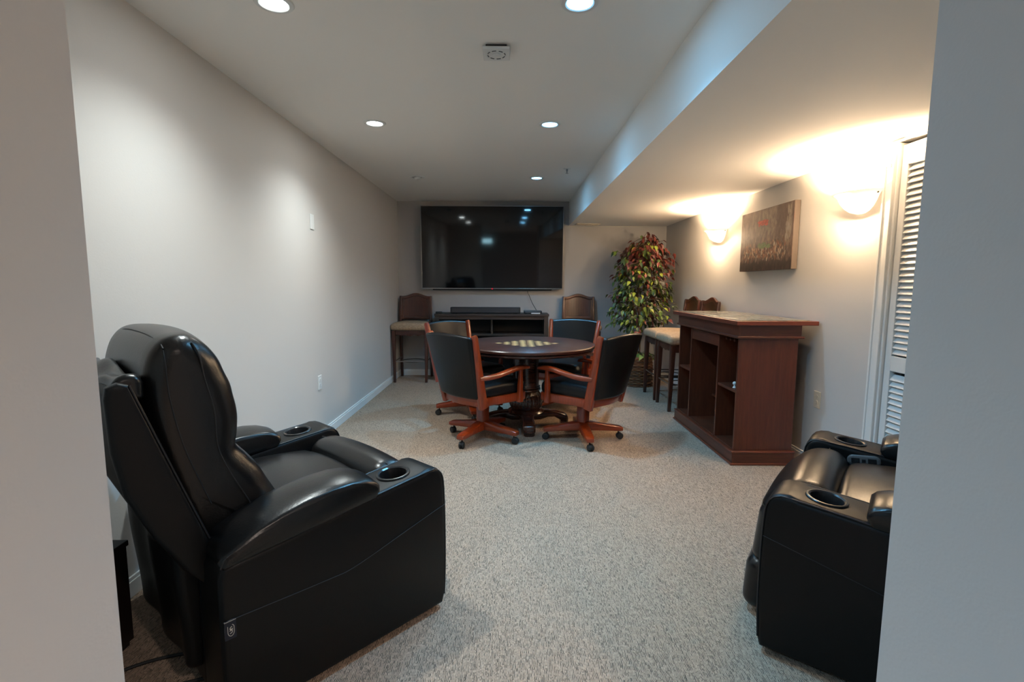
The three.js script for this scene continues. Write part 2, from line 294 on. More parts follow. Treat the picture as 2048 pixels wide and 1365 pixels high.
function sconce(z, label) {
  const o = thing('wall_sconce', label, 'wall lamp', [XR, 1.835, z], 0, 'wall sconces');
  // half bowl: profile from bottom point to flared lip, swept over half a turn, thin glass with thickness
  const prof = [[0.0, -0.122], [0.03, -0.120], [0.065, -0.108], [0.095, -0.085], [0.118, -0.055], [0.132, -0.028], [0.148, -0.010], [0.165, 0.0], [0.166, 0.004], [0.146, -0.004], [0.127, -0.024], [0.113, -0.051], [0.091, -0.080], [0.062, -0.103], [0.03, -0.115], [0.0, -0.117]];
  const g = new THREE.LatheGeometry(prof.map(p => new THREE.Vector2(...p)), 36, Math.PI, Math.PI); g.scale(0.95, 1, 1.05);
  mesh('glass_bowl', smooth(g, 0.9), M.sconceGlass, o);
  mesh('wall_plate', bx(-0.012, 0, -0.075, 0.0, -0.06, 0.06, 0.004), M.white, o);
  for (const s of [-1, 1]) mesh('holder_screw', new THREE.SphereGeometry(0.006, 10, 8).translate(-0.016, -0.014, s * 0.148), M.darkMetal, o);
  const c = new THREE.Color().setRGB(...LAMP.sconce.color);
  mesh('bulb', new THREE.SphereGeometry(0.024, 20, 14).scale(1, 1.25, 1).translate(-0.088, -0.062, 0), std([0.9, 0.85, 0.7], 0.5, { emissive: c, emissiveIntensity: 30 }), o);
  const l = new THREE.PointLight(c, LAMP.sconce.cd, 0, 2); l.position.set(XR - 0.088, 1.773, z); l.shadow.radius = 1.1; l.castShadow = true; scene.add(l);
}
sconce(-3.12, 'lit frosted glass bowl sconce next to the louvered closet door');
sconce(-5.2, 'lit frosted glass bowl sconce between the leafy plant and the picture');

// ---------------------------------------------------------------- recliners
const evaluator = new Evaluator(); evaluator.attributes = ['position', 'normal']; evaluator.useGroups = false;
const armTop = z => lerp(0.502, 0.585, sstep(-0.42, 0.42, z) * 0.35 + 0.65 * (z + 0.355) / 0.78);
const tagTex = (() => { const c = document.createElement('canvas'); c.width = 96; c.height = 160; const k = c.getContext('2d'); k.fillStyle = '#0d1524'; k.fillRect(0, 0, 96, 160); k.strokeStyle = '#b9b6ae'; k.fillStyle = '#b9b6ae'; k.lineWidth = 5; k.fillRect(0, 4, 96, 5); k.beginPath(); k.moveTo(26, 46); k.lineTo(26, 100); k.quadraticCurveTo(30, 130, 52, 134); k.quadraticCurveTo(76, 130, 78, 100); k.lineTo(78, 60); k.quadraticCurveTo(74, 44, 62, 40); k.stroke(); k.lineWidth = 7; k.beginPath(); k.moveTo(62, 56); k.quadraticCurveTo(38, 62, 46, 80); k.quadraticCurveTo(70, 92, 58, 106); k.lineTo(42, 112); k.moveTo(40, 70); k.lineTo(66, 84); k.moveTo(40, 92); k.lineTo(66, 72); k.stroke(); const t = new THREE.CanvasTexture(c); t.colorSpace = THREE.SRGBColorSpace; return t; })();
function recliner(label, cx, cz, deg) {
  const o = thing('recliner', label, 'recliner', [cx, 0, cz], deg * RAD);
  const OX = 0.4925, IX = 0.3025, FB = 0.435;
  const side = [[-0.36, 0.02], [-0.36, 0.30], [-0.358, 0.47], [-0.345, 0.497]];
  for (let z = -0.3; z <= 0.33; z += 0.09) side.push([z, armTop(z)]);
  side.push([0.36, 0.586], [0.39, 0.583], [0.41, 0.574], [0.425, 0.556], [0.434, 0.53], [0.438, 0.48], [0.442, 0.35], [0.442, 0.2], [0.436, 0.06], [0.425, 0.02]);
  const cupZ = 0.265;
  for (const s of [-1, 1]) {
    const xa = s < 0 ? -OX : IX, xb = s < 0 ? -IX : OX, xm = (xa + xb) / 2;
    let g = slabZY(side, xa, xb, 0.02, 1, 0.75, 4);
    const cy = armTop(cupZ) ;
    const br = new Brush(g), hole = new Brush(smooth(new THREE.CylinderGeometry(0.05, 0.05, 0.2, 40), 0.5)); hole.position.set(xm, cy - 0.02, cupZ); hole.updateMatrixWorld(); br.updateMatrixWorld();
    g = evaluator.evaluate(br, hole, SUBTRACTION).geometry;
    const arm = mesh('armrest', g, M.leatherFlat, o);
    const tilt = -0.1;                           // the arm top rises to the front
    const cup = mesh('cup_holder', [smooth(lathe([[0.062, -0.004], [0.0625, 0.002], [0.060, 0.0045], [0.055, 0.005], [0.050, 0.001], [0.0475, -0.006], [0.046, -0.075], [0.042, -0.08], [0, -0.08], [0, -0.083], [0.048, -0.083], [0.0495, -0.006]], 40), 0.5)], M.blackPlastic, arm);
    cup.geometry.rotateX(tilt); cup.geometry.translate(xm, cy + 0.001, cupZ);
    // piping along the outer and inner top edge, in front of the pad
    const edge = []; for (let z = 0.13; z <= 0.36; z += 0.05) edge.push([z, armTop(z)]); edge.push([0.39, 0.581], [0.415, 0.568], [0.43, 0.545], [0.436, 0.50], [0.440, 0.38], [0.440, 0.2], [0.434, 0.06]);
    for (const x of [xa + 0.006, xb - 0.006]) mesh('piping', tube(edge.map(([z, y]) => V(x, y - 0.004, z - 0.003)), 0.0032, 40, 6), M.piping, arm);
    const ox = s * (OX + 0.0008);
    mesh('stitching', tube([V(ox, 0.428, 0.432), V(ox, 0.385, 0.25), V(ox, 0.338, 0.05), V(ox, 0.334, -0.05), V(ox, 0.345, -0.355)], 0.0014, 40, 5), M.stitch, arm);
    // padded arm cushion
    const top = [[0.152, 0.572], [0.150, 0.588], [0.135, 0.602], [0.10, 0.615], [0.05, 0.622], [-0.02, 0.622], [-0.10, 0.612], [-0.18, 0.595], [-0.25, 0.572], [-0.31, 0.543], [-0.34, 0.528], [-0.352, 0.505]];
    const pad = [...top]; for (let z = -0.345; z <= 0.15; z += 0.08) pad.push([z, armTop(z) - 0.012]);
    const pg = slabZY(pad, xa - (s < 0 ? 0.004 : 0.002), xb + (s < 0 ? 0.002 : 0.004), 0.014, 8, 0.9, 4);
    const P = pg.attributes.position; for (let i = 0; i < P.count; i++) { const t = 1 - ((P.getX(i) - xm) / 0.1) ** 2, y = P.getY(i), b = armTop(P.getZ(i)); P.setY(i, y + 0.014 * t * sstep(b, b + 0.05, y)); }
    const ag = mesh('arm_pad', smooth(pg, 0.9), M.leather, o);
    mesh('stitching', tube(top.map(([z, y]) => V(s * (OX - 0.002), y - 0.006, z - (z > 0.1 ? 0.006 : 0))), 0.0024, 48, 6), M.stitch, ag);
  }
  // seat and footrest
  mesh('seat_base', bx(-0.30, 0.30, 0.04, 0.40, -0.355, 0.41, 0.01), M.leatherFlat, o);
  mesh('seat_cushion', at(softBox(0.598, 0.17, 0.50, 0.05, p => { p.y += 0.03 * (1 - (p.x / 0.3) ** 2) * (p.y > 0 ? 1 : 0) + 0.018 * Math.cos(p.z * 7) * (p.y > 0 ? 1 : 0) - 0.012 * (p.z < 0 && p.y > 0 ? 1 : 0) * Math.abs(p.z) * 4; }), 0, 0.425, 0.02), M.leather, o);
  mesh('footrest_pad', at(softBox(0.596, 0.19, 0.235, 0.07, p => { const t = sstep(-0.05, 0.10, p.z); p.y += 0.022 * (1 - (p.x / 0.3) ** 2) * (p.y > 0 ? 1 : 0) - 0.06 * t * t * (p.y > 0 ? 1 : 0.2); }), 0, 0.462, 0.372), M.leather, o);
  for (const z of [0.33, 0.415]) mesh('seam', tube([-0.28, -0.15, 0, 0.15, 0.28].map(x => V(x, 0.5755 - (z > 0.4 ? 0.030 : 0.0) - 0.022 * (x / 0.3) ** 2, z)), 0.0022, 24, 5), M.stitch, o);
  mesh('footrest_panel', at(softBox(0.594, 0.25, 0.11, 0.05, p => { p.z += 0.012 * (1 - (p.x / 0.3) ** 2) - p.y * 0.10; }), 0, 0.335, 0.445), M.leather, o);
  mesh('footrest_panel', at(softBox(0.594, 0.215, 0.10, 0.048, p => { p.z += 0.014 * (1 - (p.x / 0.3) ** 2) - p.y * 0.06; }), 0, 0.128, 0.480), M.leather, o);
  // backrest: fat cushion with a headrest roll and a lumbar roll
  const back = curvePts([[-0.075, 0.43], [-0.085, 0.50], [-0.115, 0.58], [-0.155, 0.66], [-0.20, 0.735], [-0.232, 0.775], [-0.226, 0.81], [-0.222, 0.87], [-0.232, 0.94], [-0.252, 1.01], [-0.285, 1.075], [-0.318, 1.108], [-0.355, 1.125], [-0.395, 1.118], [-0.428, 1.085], [-0.448, 1.035], [-0.458, 0.97], [-0.455, 0.88], [-0.435, 0.76], [-0.40, 0.62], [-0.36, 0.50], [-0.31, 0.43]], 110);
  let bg = slabZY(back, -0.315, 0.315, 0.055, 10, 1.2, 5);
  { const P = bg.attributes.position; for (let i = 0; i < P.count; i++) { const x = P.getX(i), y = P.getY(i), z = P.getZ(i), t = Math.max(0, 1 - (x / 0.315) ** 2), zc = lerp(-0.2, -0.42, sstep(0.43, 1.1, y));
      const fr = sstep(zc, zc + 0.1, z); const wr = 0.0035 * Math.sin(y * 60 + Math.sin(x * 9) * 2) * Math.exp(-(((y - 0.72) / 0.07) ** 2)) + 0.0015 * Math.sin(y * 75 + x * 6) * Math.exp(-(((y - 1.0) / 0.08) ** 2));
      P.setZ(i, z + (0.028 * t + wr) * fr); P.setY(i, y + 0.014 * t * sstep(1.0, 1.12, y)); } bg = smooth(bg, 1.2); }
  const bk = mesh('backrest', bg, M.leather, o);
  for (const s of [-1, 1]) {
    const x = s * 0.3150;
    mesh('seam', tube([V(s * 0.30, 1.106, -0.335), V(x, 1.07, -0.322), V(x, 1.0, -0.312), V(x, 0.9, -0.292), V(x, 0.79, -0.288), V(x, 0.70, -0.258), V(x, 0.60, -0.212), V(x, 0.50, -0.172)], 0.0024, 48, 5), M.stitch, bk);
    mesh('seam', tube([V(s * 0.30, 1.09, -0.405), V(x, 1.05, -0.405), V(x, 0.95, -0.400), V(x, 0.80, -0.372), V(x, 0.62, -0.315)], 0.002, 40, 5), M.stitch, bk);
  }
  for (const [z, d] of [[-0.335, 0.006], [-0.405, 0.014]]) mesh('seam', tube([-0.30, -0.27, -0.15, 0, 0.15, 0.27, 0.30].map(x => V(x, (Math.abs(x) > 0.29 ? 1.108 : Math.abs(x) > 0.2 ? 1.121 : 1.126 + 0.012 * (1 - (x / 0.3) ** 2)) - d, z)), 0.0024, 40, 5), M.stitch, bk);
  // outer shell: two wings and a rear skin
  const wing = [[-0.497, 1.012], [-0.44, 0.84], [-0.36, 0.60], [-0.30, 0.43], [-0.295, 0.37], [-0.335, 0.375], [-0.40, 0.46], [-0.47, 0.585], [-0.525, 0.72], [-0.545, 0.84], [-0.550, 0.98], [-0.545, 1.01], [-0.52, 1.02]];
  for (const s of [-1, 1]) { const w = mesh('side_wing', slabZY(wing, s < 0 ? -0.362 : 0.322, s < 0 ? -0.322 : 0.362, 0.012, 1, 0.7), M.leatherFlat, o);
    mesh('piping', tube(wing.slice(0, 4).map(([z, y]) => V(s * 0.356, y, z + 0.001)), 0.003, 24, 6), M.piping, w); }
  mesh('back_shell', slabZY([[-0.515, 1.0], [-0.50, 0.84], [-0.43, 0.58], [-0.36, 0.43], [-0.40, 0.45], [-0.47, 0.585], [-0.525, 0.72], [-0.542, 0.84], [-0.546, 0.985], [-0.53, 1.0]], -0.33, 0.33, 0.008, 1, 0.7), M.leatherFlat, o);
  mesh('head_flap', at(softBox(0.62, 0.07, 0.075, 0.02, p => { p.z += 0.006 * Math.sin(p.x * 19); p.y += 0.009 * Math.sin(p.x * 15 + p.z * 40) + 0.004 * Math.sin(p.x * 37 - p.z * 60) + p.z * 0.25; }, 24), 0, 0.985, -0.495), M.leather, o);
  mesh('back_skirt', at(softBox(0.585, 0.42, 0.10, 0.03, p => { const t = sstep(0.2, -0.2, p.y); p.z += 0.03 * t + 0.008 * Math.sin(p.x * 22 + p.y * 3); p.x *= 1 - 0.05 * t; }, 14), 0, 0.30, -0.375), M.leatherFlat, o);
  for (const sx of [-1, 1]) for (const z of [-0.28, 0.34]) mesh('foot', new THREE.CylinderGeometry(0.022, 0.018, 0.045, 14).translate(sx * 0.40, 0.0225, z), M.blackPlastic, o);
  // power controls on the inside of one arm, woven tag on the outside
  const px = -IX + 0.003, cp = mesh('control_panel', [smooth(new THREE.CapsuleGeometry(0.024, 0.075, 6, 16).rotateX(Math.PI / 2).scale(0.2, 1, 1), 1).translate(px, 0, 0)], M.greyPlastic, o);
  cp.geometry.rotateX(0.12); cp.material = std([0.11, 0.11, 0.11], 0.4); cp.position.set(0, 0.522, 0.205);
  for (const z of [-0.03, 0, 0.03]) mesh('button', bx(px + 0.003, px + 0.0065, z === 0 ? -0.007 : -0.011, z === 0 ? 0.007 : 0.011, z - (z === 0 ? 0.007 : 0.015), z + (z === 0 ? 0.007 : 0.015), 0.0012).rotateX(0.12), M.blackPlastic, cp);
  const tg = new THREE.Mesh(new THREE.BoxGeometry(0.0025, 0.056, 0.03), new THREE.MeshStandardMaterial({ map: tagTex, roughness: 0.7 })); tg.name = 'woven_tag'; tg.position.set(-OX - 0.0014, 0.318, -0.338); tg.userData.label = 'navy woven tag with a pale crest'; o.add(tg);
  return o;
}
recliner('black leather recliner beside the blank grey wall, its fat headrest turned to the doorway', -0.907, -1.882, 137.2);
recliner('black leather recliner between the bar cabinet and the louvered door, power buttons inside its arm', 1.511, -1.740, 231.3);

// ---------------------------------------------------------------- game table
const TX = 0.145, TZ = -4.48, TH = 0.755;
{
  const o = thing('game_table', 'round dark wood game table with inlaid checkerboard and carved pedestal', 'table', [TX, 0, TZ], 0);
  mesh('tabletop', smooth(lathe([[0, TH - 0.03], [0.56, TH - 0.03], [0.6, TH - 0.033], [0.612, TH - 0.026], [0.614, TH - 0.010], [0.608, TH - 0.002], [0.60, TH], [0, TH]], 96), 0.5), M.tableTop, o);
  mesh('apron', smooth(lathe([[0.50, TH - 0.062], [0.585, TH - 0.062], [0.598, TH - 0.054], [0.596, TH - 0.042], [0.588, TH - 0.036], [0.588, TH - 0.029], [0.50, TH - 0.029]], 96), 0.5), M.darkCherry, o);
  const board = new THREE.Group(), sq = 0.0505;
  const g = boxUV(bx(-sq / 2 + 0.0008, sq / 2 - 0.0008, -0.002, 0.0008, -sq / 2 + 0.0008, sq / 2 - 0.0008));
  const ang = 45 * RAD, ca = Math.cos(ang), sa = Math.sin(ang);
  for (let i = 0; i < 8; i++) for (let j = 0; j < 8; j++) if ((i + j) % 2 === 0) {
    const x = (i - 3.5) * sq, z = (j - 3.5) * sq, m = new THREE.Mesh(g, M.inlay); m.name = 'inlay_square'; m.rotation.y = ang; m.castShadow = m.receiveShadow = true;
    m.position.set(x * ca + z * sa + 0.005, TH, -x * sa + z * ca + 0.02); o.add(m);
  }
  mesh('column', smooth(lathe([[0, 0.30], [0.112, 0.30], [0.112, 0.35], [0.118, 0.352], [0.118, 0.66], [0.14, 0.675], [0.16, 0.69], [0.16, 0.71], [0, 0.71]], 40), 0.5), M.darkCherry, o);
  mesh('ring', smooth(lathe([[0.09, 0.325], [0.122, 0.325], [0.132, 0.333], [0.132, 0.345], [0.12, 0.352], [0.128, 0.358], [0.128, 0.366], [0.09, 0.37]], 40), 0.6), M.darkCherry, o);
  { // carved bulb with vertical reeds
    const prof = [[0.10, 0.155], [0.128, 0.165], [0.144, 0.19], [0.150, 0.225], [0.146, 0.26], [0.134, 0.295], [0.116, 0.325]], n = 144, pos = [], idx = [], cv = new THREE.CatmullRomCurve3(prof.map(p => V(p[0], p[1], 0))).getPoints(20);
    cv.forEach((p, j) => { const k = Math.sin(j / 20 * Math.PI); for (let i = 0; i < n; i++) { const a = i / n * 2 * Math.PI, r = p.x * (1 + 0.055 * k * (Math.abs(Math.cos(a * 12)) ** 0.6 - 0.6)); pos.push(r * Math.cos(a), p.y, r * Math.sin(a)); } });
    for (let j = 0; j < 20; j++) for (let i = 0; i < n; i++) { const a = j * n + i, b = j * n + (i + 1) % n; idx.push(a, a + n, b, b, a + n, b + n); }
    const q = new THREE.BufferGeometry(); q.setAttribute('position', new THREE.Float32BufferAttribute(pos, 3)); q.setIndex(idx); q.computeVertexNormals();
    mesh('carved_bulb', q.toNonIndexed(), M.darkCherry, o);
  }
  mesh('plinth', smooth(lathe([[0, 0.115], [0.15, 0.115], [0.168, 0.122], [0.172, 0.136], [0.160, 0.148], [0.145, 0.156], [0.12, 0.160], [0, 0.160]], 40), 0.6), M.darkCherry, o);
  for (let k = 0; k < 4; k++) {
    const a = (k * 90 + 3) * RAD, d = V(Math.sin(a), 0, Math.cos(a)), s = V(Math.cos(a), 0, -Math.sin(a)), sec = [];
    for (const [r, y, hw, hh] of [[0.02, 0.10, 0.07, 0.045], [0.13, 0.102, 0.068, 0.042], [0.20, 0.112, 0.056, 0.030], [0.26, 0.108, 0.05, 0.026], [0.31, 0.088, 0.052, 0.034], [0.35, 0.072, 0.056, 0.040], [0.375, 0.062, 0.052, 0.036], [0.385, 0.058, 0.040, 0.026]]) sec.push({ c: d.clone().multiplyScalar(r).setY(y), u: s.clone().multiplyScalar(hw), v: V(0, hh, 0) });
    const f = mesh('foot', loft(sec, 0.5, 0.8), M.darkCherry, o);
    const reed = []; for (let i = -2; i <= 2; i++) reed.push(new THREE.CapsuleGeometry(0.0095, 0.035, 4, 8).translate(0, 0.032, 0).translate(d.x * 0.363 + s.x * i * 0.019, 0, d.z * 0.363 + s.z * i * 0.019));
    mesh('paw', [...reed, loft([{ c: d.clone().multiplyScalar(0.318).setY(0.028), u: s.clone().multiplyScalar(0.048), v: V(0, 0.028, 0) }, { c: d.clone().multiplyScalar(0.372).setY(0.028), u: s.clone().multiplyScalar(0.044), v: V(0, 0.028, 0) }], 0.5)], M.darkCherry, f);
  }
}

// ---------------------------------------------------------------- caster chairs
function casterChair() {
  const o = thing('caster_chair', '', 'chair', [0, 0, 0], 0, 'caster chairs around the game table');
  const seatShape = n => { const p = [[-0.225, -0.215], [-0.235, -0.1], [-0.255, 0.10], [-0.262, 0.21], [-0.235, 0.262], [0, 0.285], [0.235, 0.262], [0.262, 0.21], [0.255, 0.10], [0.235, -0.1], [0.225, -0.215], [0, -0.235]].map(([x, z]) => [x * n, z * n]); return curvePts(p, 72); };
  mesh('seat_frame', slabXZ(seatShape(1.0), 0.335, 0.402, 0.008), M.cherry, o);
  mesh('seat_cushion', at(softBox(0.475, 0.10, 0.475, 0.042, p => { const e = Math.max(0, 1 - (p.x / 0.25) ** 2) * Math.max(0, 1 - (p.z / 0.25) ** 2); if (p.y > 0) p.y += 0.028 * Math.sqrt(e); p.x *= lerp(0.92, 1.06, (p.z + 0.24) / 0.48); }), 0, 0.438, 0.028), M.vinyl, o);
  for (const s of [-1, 1]) {
    const dir = V(s * 0.048, 0.575, -0.132), post = mesh('post', loft([[0, 0.022, 0.034], [0.15, 0.022, 0.034], [0.6, 0.019, 0.028], [0.97, 0.017, 0.024], [1.0, 0.012, 0.018]].map(([t, a, b]) => ({ c: V(s * 0.222, 0.325, -0.195).addScaledVector(dir, t), u: V(a, 0, 0), v: V(0, 0.25 * b, b) })), 0.3), M.cherry, o, 'y');
    const arm = [[0.250, 0.568, -0.255], [0.256, 0.566, -0.17], [0.263, 0.573, -0.08], [0.270, 0.590, 0.01], [0.276, 0.607, 0.09], [0.279, 0.615, 0.16], [0.280, 0.612, 0.22], [0.279, 0.606, 0.25]];
    mesh('arm', loft(arm.map(([x, y, z], i) => ({ c: V(s * x, y, z), u: V([0.016, 0.02, 0.024, 0.027, 0.029, 0.030, 0.028, 0.02][i], 0, 0), v: V(0, [0.017, 0.019, 0.019, 0.018, 0.018, 0.018, 0.016, 0.011][i], -0.002) })), 0.6, 0.9), M.cherry, o, 'z');
    mesh('arm_support', loft([[0.33, 0.022, 0.024], [0.395, 0.022, 0.024], [0.415, 0.017, 0.02], [0.47, 0.018, 0.02], [0.57, 0.013, 0.014], [0.61, 0.014, 0.016]].map(([y, a, b]) => ({ c: V(s * (0.268 + (y > 0.4 ? (y - 0.4) * 0.04 : 0)), y, 0.165), u: V(a, 0, 0), v: V(0, 0, b) })), 0.35), M.cherry, o, 'y');
  }
  // upholstered back, bowed to the rear, crown at the top
  const bend = p => { const tx = p.x / 0.25, ty = (p.y + 0.25) / 0.5, zz = p.z; p.x = tx * lerp(0.228, 0.274, ty); p.y = lerp(0.40, 0.888, ty) + (ty > 0.5 ? 0.02 * (1 - tx * tx) * sstep(0.5, 1, ty) : 0); p.z = lerp(-0.230, -0.352, ty) - 0.05 * (1 - tx * tx) + zz; };
  mesh('backrest', softBox(0.5, 0.5, 0.05, 0.022, bend, 12), M.vinyl, o);
  mesh('back_rail', loft([-1, -0.6, -0.2, 0.2, 0.6, 1].map(t => ({ c: V(t * 0.212, 0.372, -0.208 - 0.045 * (1 - t * t)), u: V(0, 0.032, -0.008), v: V(0, 0.003, 0.014) })), 0.3), M.cherry, o, 'x');
  // wooden swivel column on a four-arm star with casters
  mesh('swivel_plate', bx(-0.12, 0.12, 0.318, 0.336, -0.12, 0.12, 0.004), M.blackMatte, o);
  mesh('column', loft([[0.10, 0.040], [0.31, 0.040], [0.32, 0.036]].map(([y, a]) => ({ c: V(0, y, 0), u: V(a, 0, 0), v: V(0, 0, a) })), 0.25), M.cherry, o, 'y');
  for (let k = 0; k < 4; k++) {
    const a = (k * 90) * RAD + 0.0, d = V(Math.sin(a), 0, Math.cos(a)), s = V(Math.cos(a), 0, -Math.sin(a));
    const leg = mesh('star_leg', loft([[0.0, 0.116, 0.040, 0.038], [0.06, 0.116, 0.039, 0.036], [0.12, 0.110, 0.037, 0.030], [0.22, 0.100, 0.035, 0.023], [0.305, 0.092, 0.034, 0.020], [0.33, 0.088, 0.028, 0.014]].map(([r, y, w, h]) => ({ c: d.clone().multiplyScalar(r).setY(y), u: s.clone().multiplyScalar(w), v: V(0, h, 0) })), 0.3, 0.6), M.cherry, o, 'x');
    const c = d.clone().multiplyScalar(0.298), yaw = k * 1.3 + 0.4, wheel = [];
    for (const t of [-1, 1]) wheel.push(smooth(lathe([[0, -0.009], [0.022, -0.009], [0.027, -0.005], [0.027, 0.005], [0.022, 0.009], [0, 0.009]], 22), 0.6).rotateZ(Math.PI / 2).translate(t * 0.012, 0.027, 0.012));
    wheel.push(new THREE.CylinderGeometry(0.006, 0.006, 0.045, 10).translate(0, 0.06, 0)); wheel.push(smooth(new THREE.SphereGeometry(0.02, 12, 8, 0, 7, 0, 1.7), 1).scale(1, 1.05, 1.25).translate(0, 0.032, 0.008));
    const cg = wheel.map(w => w.rotateY(yaw).translate(c.x, 0, c.z)); mesh('caster', cg, M.blackMatte, leg);
  }
  return o;
}
const chair0 = casterChair();
function placeChair(o, x, z, deg, legDeg) { o.position.set(x, 0, z); o.rotation.set(0, deg * RAD, 0); for (const c of o.children) if (/star_leg/.test(c.name)) c.rotation.set(0, (legDeg - deg) * RAD, 0); return o; }
placeChair(chair0, -0.225, -4.075, 135, -30); chair0.userData.label = 'cherry wood caster chair at the table, between it and the recliner by the blank wall';
placeChair(dup(chair0, [0, 0, 0], 0, 'cherry wood caster chair at the table, its back turned to the bar cabinet'), 0.607, -4.06, 227, 2);
placeChair(dup(chair0, [0, 0, 0], 0, 'cherry wood caster chair across the table, before the television console'), -0.40, -4.885, 47, 12);
placeChair(dup(chair0, [0, 0, 0], 0, 'cherry wood caster chair facing the doorway, before the potted plant and stool'), 0.555, -5.13, -26, 40);

// ---------------------------------------------------------------- bar stools
function barStool() {
  const o = thing('bar_stool', '', 'bar stool', [0, 0, 0], 0, 'bar stools');
  for (const s of [-1, 1]) {
    mesh('front_leg', bar(V(s * 0.205, 0, 0.228), V(s * 0.213, 0.68, 0.215), 0.016, 0.016, 0.026, 0.026), M.stool, o, 'y');
    mesh('rear_leg', loft([[0, -0.235, 0.016, 0.018], [0.35, -0.205, 0.018, 0.02], [0.66, -0.196, 0.019, 0.024], [0.80, -0.200, 0.019, 0.021], [1.10, -0.225, 0.016, 0.016], [1.118, -0.226, 0.012, 0.012]].map(([y, z, a, b]) => ({ c: V(s * 0.206, y, z), u: V(a, 0, 0), v: V(0, 0, b) })), 0.3), M.stool, o, 'y');
    mesh('side_apron', bx(s * 0.211 - 0.011, s * 0.211 + 0.011, 0.605, 0.685, -0.19, 0.20, 0.003), M.stool, o, 'z');
  }
  const scal = [[-0.19, 0.685], [-0.19, 0.625], [-0.15, 0.622], [-0.10, 0.612], [-0.055, 0.622], [0, 0.605], [0.055, 0.622], [0.10, 0.612], [0.15, 0.622], [0.19, 0.625], [0.19, 0.685]];
  mesh('front_apron', slabXY(scal.slice().reverse(), 0.205, 0.227, 0.002), M.stool, o, 'x');
  mesh('rear_apron', bx(-0.19, 0.19, 0.62, 0.685, -0.206, -0.186, 0.003), M.stool, o, 'x');
  mesh('seat_cushion', at(softBox(0.50, 0.08, 0.475, 0.037, p => { const e = Math.max(0, 1 - (p.x / 0.26) ** 2) * Math.max(0, 1 - (p.z / 0.25) ** 2); if (p.y > 0) p.y += 0.03 * Math.sqrt(e); p.x *= lerp(0.9, 1.02, (p.z + 0.24) / 0.48); }), 0, 0.722, 0.022), M.fabric, o);
  // framed back panel with an arched crest
  const arch = (w, y0, y1, rise, n = 20) => { const p = [[-w, y0], [w, y0]]; for (let i = 0; i <= n; i++) { const x = w - 2 * w * i / n, t = x / w; p.push([x, y1 + rise * (0.5 + 0.5 * Math.cos(Math.PI * Math.min(1, Math.abs(t) * 1.08)))]); } return p; };
  const lean = g => { const P = g.attributes.position; for (let i = 0; i < P.count; i++) { const y = P.getY(i), x = P.getX(i); P.setZ(i, P.getZ(i) - 0.198 - (y - 0.78) * 0.085 - 0.022 * (1 - (x / 0.2) ** 2)); } return smooth(g, 0.6); };
  const fine = (pts, z0, z1, bev) => { let g = slabXY(pts, z0, z1, bev); return g; };
  const strips = []; for (let i = 0; i < 10; i++) { const x0 = -0.166 + i * 0.0332, x1 = x0 + 0.0332, top = x => 1.072 + 0.042 * (0.5 + 0.5 * Math.cos(Math.PI * Math.min(1, Math.abs(x / 0.19) * 1.08))); strips.push(lean(slabXY([[x0, 0.83], [x1, 0.83], [x1, top(x1)], [x0, top(x0)]], -0.009, 0.007, 0))); }
  const panel = mesh('back_panel', mergeFlat(strips), M.stool, o, 'y');
  const crest = []; for (let i = 0; i <= 24; i++) { const x = -0.19 + 0.38 * i / 24; crest.push({ c: V(x, 1.092 + 0.042 * (0.5 + 0.5 * Math.cos(Math.PI * Math.min(1, Math.abs(x / 0.19) * 1.08))), -0.225 - 0.022 * (1 - (x / 0.2) ** 2)), u: V(0, 0.022, -0.002), v: V(0, 0.001, 0.014) }); }
  mesh('crest_rail', loft(crest, 0.4, 0.8), M.stool, o, 'x');
  const low = []; for (let i = 0; i <= 8; i++) { const x = -0.19 + 0.38 * i / 8; low.push({ c: V(x, 0.82, -0.202 - 0.022 * (1 - (x / 0.2) ** 2)), u: V(0, 0.024, -0.002), v: V(0, 0.001, 0.013) }); }
  mesh('lower_rail', loft(low, 0.4, 0.8), M.stool, o, 'x');
  for (const s of [-1, 1]) mesh('panel_stile', bar(V(s * 0.178, 0.82, -0.204), V(s * 0.178, 1.10, -0.230), 0.014, 0.012, 0.014, 0.012), M.stool, o, 'y');
  // metal footrest: a front bar, side bars and an inner ring
  mesh('footrest_bar', tube([V(-0.205, 0.275, 0.222), V(0, 0.275, 0.226), V(0.205, 0.275, 0.222)], 0.007, 8, 8), M.metal, o);
  for (const s of [-1, 1]) mesh('footrest_bar', tube([V(s * 0.206, 0.275, 0.222), V(s * 0.206, 0.275, -0.21)], 0.006, 4, 8), M.darkMetal, o);
  mesh('footrest_ring', new THREE.TorusGeometry(0.155, 0.006, 8, 40).rotateX(Math.PI / 2).translate(0, 0.255, 0), M.darkMetal, o);
  return o;
}
function mergeFlat(list) { return mergeGeometries(list.map(g => { const q = g.index ? g.toNonIndexed() : g; return q; })); }
const stool0 = barStool();
stool0.position.set(-1.297, 0, -6.685); stool0.userData.label = 'bar stool in the corner between the blank wall and the television console';
dup(stool0, [0.935, 0, -6.70], 0, 'bar stool between the television console and the potted plant');
dup(stool0, [1.845, 0, -5.19], -Math.PI / 2, 'bar stool against the side wall, the one next to the bar cabinet');
dup(stool0, [1.845, 0, -5.71], -Math.PI / 2, 'bar stool against the side wall, the one next to the potted plant');

